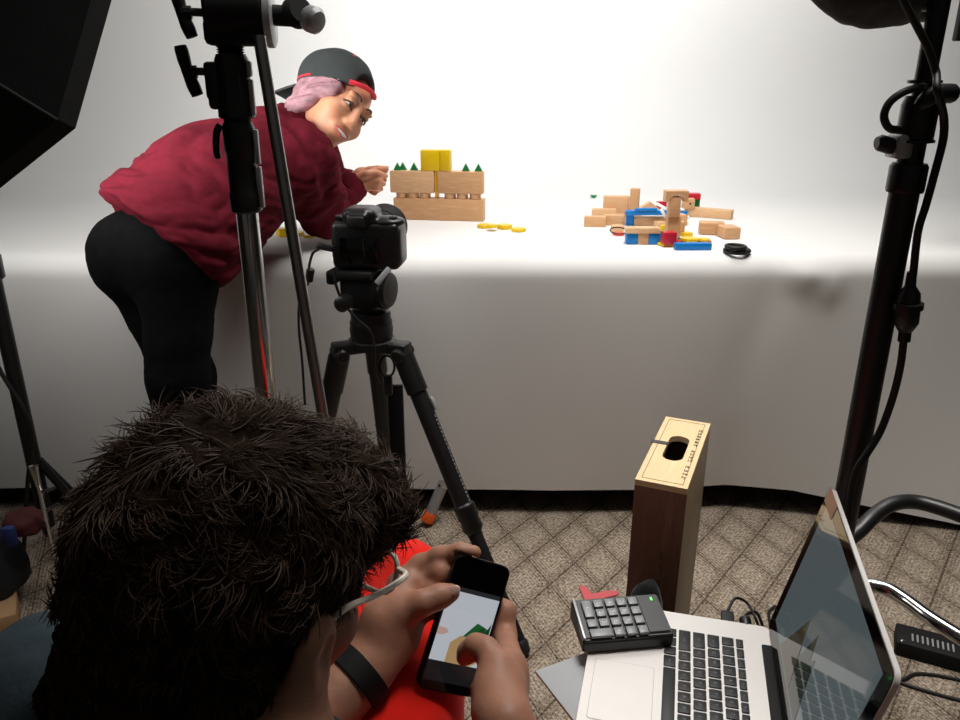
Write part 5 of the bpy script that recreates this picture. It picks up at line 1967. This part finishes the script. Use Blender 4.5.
def man():
    seat = np.array([-0.06, 0.16, 0.0])
    t = thing('person', 'seated man with dark curly hair and glasses, back of his head filling the lower left', 'person', (-0.12, 0.62, 0.0))
    # ---- hands and forearms, fine
    wl = pz(363, 672, 0.755)               # left wrist
    el = np.array([-0.215, 0.515, 0.60])
    wr = pz(506, 724, 0.665)               # right wrist
    er = np.array([0.150, 0.375, 0.535])
    lo = np.array([-0.19, 0.42, 0.50])
    hi = np.array([0.10, 0.84, 0.86])
    s = Sdf(lo, hi, 0.0018, 0.012)
    # left forearm and hand: palm at the left of the phone
    s.cap(wl + (el - wl) * 0.22, wl, 0.031, 0.027, 0.01)
    s.cap(wl, pz(392, 636, 0.775), 0.026, 0.026, 0.012)
    s.cap(pz(376, 655, 0.765), pz(384, 618, 0.775), 0.020, 0.018, 0.015)
    s.cap(pz(384, 622, 0.772), pz(410, 585, 0.80), 0.021, 0.016, 0.015)
    s.cap(pz(394, 640, 0.785), pz(416, 606, 0.805), 0.022, 0.016, 0.015)
    s.chain([pz(400, 584, 0.805), pz(421, 565, 0.812), pz(440, 556.5, 0.808), pz(460, 552.5, 0.802), pz(474, 552.5, 0.798)], [0.0135, 0.0105, 0.0098, 0.009, 0.0075], 0.008)
    s.chain([pz(386, 626, 0.774), pz(402, 612, 0.770), pz(423, 603, 0.766), pz(441, 596, 0.772), pz(452, 592.5, 0.774)], [0.0175, 0.0132, 0.0105, 0.0096, 0.0075], 0.012)
    bk = lambda x, y, d=0.014: PCt + PR @ np.array([x, y, -PT - d])
    s.chain([pz(412, 590, 0.815), bk(-0.036, 0.042, 0.012), bk(-0.012, 0.046), bk(0.010, 0.044)], [0.012, 0.0105, 0.0095, 0.0078], 0.007)
    s.chain([pz(414, 602, 0.812), bk(-0.038, 0.022, 0.012), bk(-0.014, 0.025), bk(0.008, 0.024)], [0.012, 0.0105, 0.0095, 0.0078], 0.007)
    s.chain([pz(412, 616, 0.806), bk(-0.038, 0.004, 0.012), bk(-0.018, 0.006), bk(0.000, 0.006)], [0.011, 0.0095, 0.0085, 0.007], 0.007)
    # right forearm and hand: palm at the lower right, thumb on the screen
    s.cap(wr + (er - wr) * 0.15, wr, 0.025, 0.0215, 0.01)
    s.cap(wr, pz(499, 692, 0.705), 0.022, 0.022, 0.012)
    s.cap(pz(506, 712, 0.685), pz(508, 668, 0.732), 0.016, 0.015, 0.015)
    s.cap(pz(494, 712, 0.685), pz(496, 678, 0.715), 0.018, 0.016, 0.015)
    s.chain([pz(495, 694, 0.70), pz(497, 668, 0.718), pz(486, 650, 0.734), pz(476, 646, 0.742), pz(468, 652, 0.750), pz(464, 658, 0.756)], [0.017, 0.0132, 0.0112, 0.0105, 0.0092, 0.0075], 0.008)
    rx = PW / 2
    s.chain([pz(511, 664, 0.735), PCt + PR @ np.array([rx + 0.014, 0.000, 0.002]), PCt + PR @ np.array([rx + 0.011, 0.022, -0.008]), bk(0.022, 0.030, 0.013)], [0.0135, 0.0108, 0.0105, 0.008], 0.009)
    s.chain([pz(514, 678, 0.73), PCt + PR @ np.array([rx + 0.015, -0.022, -0.004]), PCt + PR @ np.array([rx + 0.010, -0.006, -0.016]), bk(0.014, -0.004, 0.014)], [0.0135, 0.011, 0.0105, 0.008], 0.009)
    s.chain([pz(514, 692, 0.725), PCt + PR @ np.array([rx + 0.013, -0.042, -0.008]), PCt + PR @ np.array([rx + 0.006, -0.030, -0.022]), bk(0.006, -0.028, 0.014)], [0.013, 0.0105, 0.010, 0.0078], 0.009)
    s.chain([pz(508, 702, 0.72), PCt + PR @ np.array([rx + 0.004, -0.060, -0.018]), bk(0.010, -0.052, 0.013), bk(-0.008, -0.050, 0.012)], [0.012, 0.0098, 0.009, 0.007], 0.009)
    # keep the phone itself clear of the flesh
    s.box(PCt + PR @ np.array([0, 0, -PT / 2]), (PW / 2 + 0.0016, PHt / 2 + 0.0016, PT / 2 + 0.0016), PR, 0.002, 0.0, 'sub')
    hands = s.mesh('hands', None, 1)
    # ---- rest of the body, coarser
    shl = np.array([-0.300, 0.395, 0.775]) + MD * 0.5
    shr = np.array([0.055, 0.160, 0.79]) + MD * 0.5
    nk = np.array([-0.150, 0.255, 0.83]) + MD
    ch = np.array([-0.110, 0.235, 0.66])
    pv = np.array([-0.06, 0.20, 0.42])
    s = Sdf((-0.5, -0.05, 0.0), (0.42, 1.0, 1.12), 0.0046, 0.02)
    E_ = lambda c, r, k=0.012, op='add': s.ell(hm(*c), np.array(r), MHR, k, op)
    E_((0, 0.025, -0.010), (0.074, 0.085, 0.094))
    E_((0, -0.040, 0.035), (0.058, 0.078, 0.060), 0.02)
    E_((0, -0.105, 0.062), (0.026, 0.022, 0.024), 0.025)
    for sx in (-1, 1):
        E_((sx * 0.042, -0.030, 0.058), (0.024, 0.024, 0.026), 0.02)
        E_((sx * 0.030, 0.026, 0.086), (0.022, 0.009, 0.010), 0.012)
        E_((sx * 0.031, 0.004, 0.104), (0.018, 0.010, 0.016), 0.010, 'sub')
        E_((sx * 0.084, -0.014, -0.012), (0.008, 0.033, 0.020), 0.004)
        E_((sx * 0.092, -0.010, -0.005), (0.006, 0.018, 0.010), 0.003, 'sub')
        E_((sx * 0.080, -0.044, -0.005), (0.007, 0.011, 0.009), 0.005)
    s.cap(hm(0, 0.012, 0.094), hm(0, -0.032, 0.116), 0.008, 0.013, 0.010)
    E_((0, -0.066, 0.092), (0.028, 0.012, 0.010), 0.010)
    s.cap(nk, hm(0, -0.06, -0.03), 0.062, 0.055, 0.02)
    s.cap(nk, ch, 0.08, 0.13, 0.04).cap(ch, pv, 0.13, 0.13, 0.05)
    s.cap(nk, shl, 0.055, 0.055, 0.03).cap(nk, shr, 0.055, 0.055, 0.03)
    s.cap(shl, el, 0.05, 0.040, 0.02).cap(el, wl + (el - wl) * 0.16, 0.040, 0.0305, 0.01)
    s.cap(shr, er, 0.05, 0.040, 0.02).cap(er, wr + (er - wr) * 0.10, 0.040, 0.0255, 0.01)
    knl, knr = np.array([-0.105, 0.775, 0.585]), np.array([0.05, 0.53, 0.42])
    anl, anr = np.array([-0.16, 0.80, 0.10]), np.array([-0.01, 0.60, 0.10])
    hpl, hpr = pv + np.array([-0.09, 0.03, 0]), pv + np.array([0.09, -0.03, -0.02])
    for h_, k_, a_ in ((hpl, knl, anl), (hpr, knr, anr)):
        s.cap(h_, k_, 0.075, 0.052, 0.03).cap(k_, a_, 0.05, 0.035, 0.01)
        s.cap(a_ - np.array([0, 0.02, 0.06]), a_ + np.array([0.02, 0.14, -0.07]), 0.028, 0.024, 0.02)
    me = s.mesh('body', None, 1)
    me = join_mesh(me, hands)
    body = link_mesh('body', me, M['skinm'], t, True, True)
    for p_, n_, ax_, w_ in ((pz(453.5, 590.5, 0.7655), cdir(-0.1, 0.35, 0.93), pz(453, 592, 0.774) - pz(440, 597, 0.772), 0.0052), (pz(465, 654, 0.7475), cdir(0.15, 0.1, 0.98), pz(464, 659, 0.756) - pz(469, 650, 0.75), 0.0052)):
        z_ = unit(n_)
        x_ = unit(ax_ - z_ * (ax_ @ z_))
        b = bmesh.new()
        bmesh.ops.create_uvsphere(b, u_segments=16, v_segments=10, radius=1.0)
        for v in b.verts:
            v.co = Vector((v.co.x * 0.0072, v.co.y * w_, v.co.z * 0.0014))
        put(b2 := bmesh.new(), b, p_, rot_cols(x_, np.cross(z_, x_), z_))
        from_bm('thumbnail', b2, M['nail'], t, label='pale thumbnail')
    # ---- shirt
    s = Sdf((-0.5, -0.05, 0.25), (0.42, 0.75, 1.02), 0.006, 0.03)
    s.cap(nk + np.array([0, 0.0, -0.02]), ch, 0.085, 0.155, 0.04).cap(ch, pv, 0.155, 0.16, 0.05)
    s.cap(nk, shl, 0.07, 0.078, 0.03).cap(nk, shr, 0.07, 0.07, 0.03)
    s.cap(shl, shl + (el - shl) * 0.62, 0.076, 0.066, 0.02).cap(shr, shr + (er - shr) * 0.6, 0.070, 0.064, 0.02)
    me = s.mesh('shirt', lambda p, n: 0.007 * mnoise.noise(p * 11) + 0.005 * abs(mnoise.noise(p * 24)), 2)
    link_mesh('shirt', me, M['denim'], t, True, True, 'grey blue shirt')
    # ---- red trousers
    s = Sdf((-0.42, -0.05, 0.0), (0.42, 1.0, 0.75), 0.006, 0.03)
    s.cap(hpl, hpr, 0.125, 0.125, 0.03)
    for h_, k_, a_ in ((hpl, knl, anl), (hpr, knr, anr)):
        s.cap(h_, k_, 0.115, 0.09, 0.03).cap(k_, a_, 0.084, 0.055, 0.02)
    s.cut((0, 0, 0.075), (0, 0, -1))
    me = s.mesh('trousers', lambda p, n: 0.006 * mnoise.noise(p * 10) + 0.004 * abs(mnoise.noise(p * 26)), 2)
    link_mesh('trousers', me, M['redcloth'], t, True, True, 'bright red trousers')
    for a_ in (anl, anr):
        s2 = Sdf(a_ - np.array([0.12, 0.15, 0.12]), a_ + np.array([0.15, 0.28, 0.1]), 0.005, 0.02)
        s2.cap(a_ + np.array([0, -0.03, -0.055]), a_ + np.array([0.02, 0.15, -0.064]), 0.042, 0.036, 0.02).cap(a_, a_ + np.array([0, 0, 0.0]), 0.045, 0.045, 0.02)
        s2.cut((0, 0, 0.002), (0, 0, -1))
        link_mesh('shoe', s2.mesh('shoe', None, 1), M['matte'], t, True, True)
    # ---- watch on the left wrist
    d = unit(wl - el)
    wt = lathe('wristband', [(0.0285, -0.011), (0.0325, -0.010), (0.0325, 0.010), (0.0285, 0.011)], wl - d * 0.004, d, M['matte'], t, 32, 'black wristband')
    # ---- glasses
    g = thing_part('glasses', t)
    b = bmesh.new()
    for sx in (-1, 1):
        rim = []
        for k in range(25):
            a = 2 * math.pi * k / 24
            sup = (abs(math.cos(a)) ** 3 + abs(math.sin(a)) ** 3) ** (-1 / 3)
            x, y = 0.0255 * math.cos(a) * sup, 0.0185 * math.sin(a) * sup
            rim.append(hm(sx * 0.0355 + x, -0.004 + y, 0.118 - 0.10 * abs(sx * 0.0355 + x) ** 1.3))
        bm_tube(b, rim, 0.0022, 8, False)
    bm_tube(b, spline([hm(-0.011, 0.004, 0.117), hm(0, 0.008, 0.119), hm(0.011, 0.004, 0.117)], 4), 0.0022, 8)
    fr = from_bm('rim', b, M['frame'], g)
    for sx in (-1, 1):
        b = bmesh.new()
        q = [hm(sx * 0.062, 0.004, 0.114), hm(sx * 0.074, 0.006, 0.104), hm(sx * 0.079, 0.007, 0.06), hm(sx * 0.081, 0.010, 0.012), hm(sx * 0.081, -0.004, -0.012), hm(sx * 0.078, -0.022, -0.022)]
        q = spline(q, 6)
        bm_tube(b, q, 0.0024, 8)
        from_bm('temple', b, M['frame'], g)
        b = bmesh.new()
        vs = []
        for k in range(24):
            a = 2 * math.pi * k / 24
            sup = (abs(math.cos(a)) ** 3 + abs(math.sin(a)) ** 3) ** (-1 / 3)
            x, y = 0.0245 * math.cos(a) * sup, 0.0175 * math.sin(a) * sup
            vs.append(hm(sx * 0.0355 + x, -0.004 + y, 0.118 - 0.10 * abs(sx * 0.0355 + x) ** 1.3))
        lo_ = [b.verts.new(v - MF * 0.0004) for v in vs]
        hi_ = [b.verts.new(v + MF * 0.0004) for v in vs]
        b.faces.new(lo_)
        b.faces.new(hi_)
        for k in range(24):
            b.faces.new((lo_[k], lo_[(k + 1) % 24], hi_[(k + 1) % 24], hi_[k]))
        from_bm('lens', b, M['lens'], g)
    # ---- hair
    s = Sdf(MH - 0.19, MH + 0.19, 0.0035, 0.03)
    H_ = lambda c, r, k=0.02, op='add': s.ell(hm(*c), np.array(r), MHR, k, op)
    H_((0, 0.034, -0.006), (0.083, 0.088, 0.102))
    H_((0, -0.02, -0.040), (0.077, 0.078, 0.064))
    H_((0, -0.078, -0.058), (0.064, 0.055, 0.042))
    for sx in (-1, 1):
        H_((sx * 0.045, -0.075, -0.035), (0.036, 0.05, 0.040))
    H_((0.03, 0.055, 0.066), (0.048, 0.045, 0.04))
    H_((-0.03, 0.055, 0.066), (0.048, 0.045, 0.04))
    s.ell(hm(0, -0.045, 0.10), np.array((0.062, 0.085, 0.070)), MHR, 0.01, 'sub')
    for sx in (-1, 1):
        s.ell(hm(sx * 0.098, -0.026, 0.000), np.array((0.030, 0.044, 0.034)), MHR, 0.01, 'sub')
    hme = s.mesh('hair', lambda p, n: 0.007 * mnoise.noise(p * 34) + 0.005 * mnoise.noise(p * 90) + 0.002 * mnoise.noise(p * 200), 1)
    pts = [(v.co.copy(), v.normal.copy()) for v in hme.vertices]
    hair = link_mesh('hair', hme, M['scalp'], t, True, True)
    # curls: tapering locks swept over the surface
    r4 = random.Random(11)
    b = bmesh.new()
    mi = Matrix(MHR.T.tolist())
    mh = Vector(MH.tolist())
    for i in range(24000):
        p, n_ = pts[r4.randrange(len(pts))]
        q = mi @ (p - mh)
        # flow: from the crown outwards and down, with a local swirl
        crown = Vector((0.0, 0.10, -0.045))
        fl = (q - crown)
        fl = Vector((MHR @ np.array(fl)).tolist())
        fl -= n_ * fl.dot(n_)
        if fl.length < 1e-4:
            continue
        fl.normalize()
        sw = mnoise.noise_vector(p * 26)
        fl = fl + sw * 1.35 + Vector([r4.uniform(-0.5, 0.5) for _ in range(3)])
        fl -= n_ * fl.dot(n_)
        fl.normalize()
        bi = n_.cross(fl)
        top = max(0.0, min(1.0, (q.y + 0.04) / 0.1))
        L = r4.uniform(0.014, 0.032) * (0.35 + 0.65 * top)
        curl = r4.uniform(-0.5, 0.5) + 2.4 * mnoise.noise(p * 17)
        lift = r4.uniform(0.04, 0.26)
        path = []
        cur = p - n_ * 0.003
        ang = 0.0
        for k in range(6):
            path.append(np.array(cur))
            f = k / 5
            ang += curl * 0.35
            dvec = fl * math.cos(ang) + bi * math.sin(ang) + n_ * (lift * (1 - 1.7 * f))
            cur = cur + dvec.normalized() * (L / 5)
        r0 = r4.uniform(0.00028, 0.00055)
        bm_tube(b, path, [r0, r0 * 1.2, r0 * 1.2, r0, r0 * 0.8, r0 * 0.3], 4, False)
    from_bm('curls', b, M['brown'], hair, True, True, None, None)
    return t


def thing_part(name, parent):
    """an Empty that gathers the pieces of one part"""
    o = bpy.data.objects.new(name, None)
    COL.objects.link(o)
    o.parent = parent
    o.empty_display_size = 0.02
    return o


man()
SC.view_settings.view_transform = 'Standard'
SC.view_settings.look = 'None'
SC.view_settings.gamma = 1.0
SC.view_settings.use_curve_mapping = False
SC.view_settings.exposure = 0.0

area('overhead_softbox', (0.42, 2.15, 2.7), (0.3, 2.45, 0.8), 1.2, 0.8, 23, (1, 0.985, 0.96))
area('backdrop_light', (0.35, 1.9, 2.6), (0.22, 3.5, 1.75), 0.8, 0.6, 14.5, (1, 1, 0.99), spread=120)
area('front_fill', (0.5, 1.25, 2.9), (0.5, 1.35, 0), 0.6, 0.6, 11, (1, 0.96, 0.91), spread=78)  # unseen light added to brighten carpet, laptop and hanging paper
bpy.context.view_layer.update()
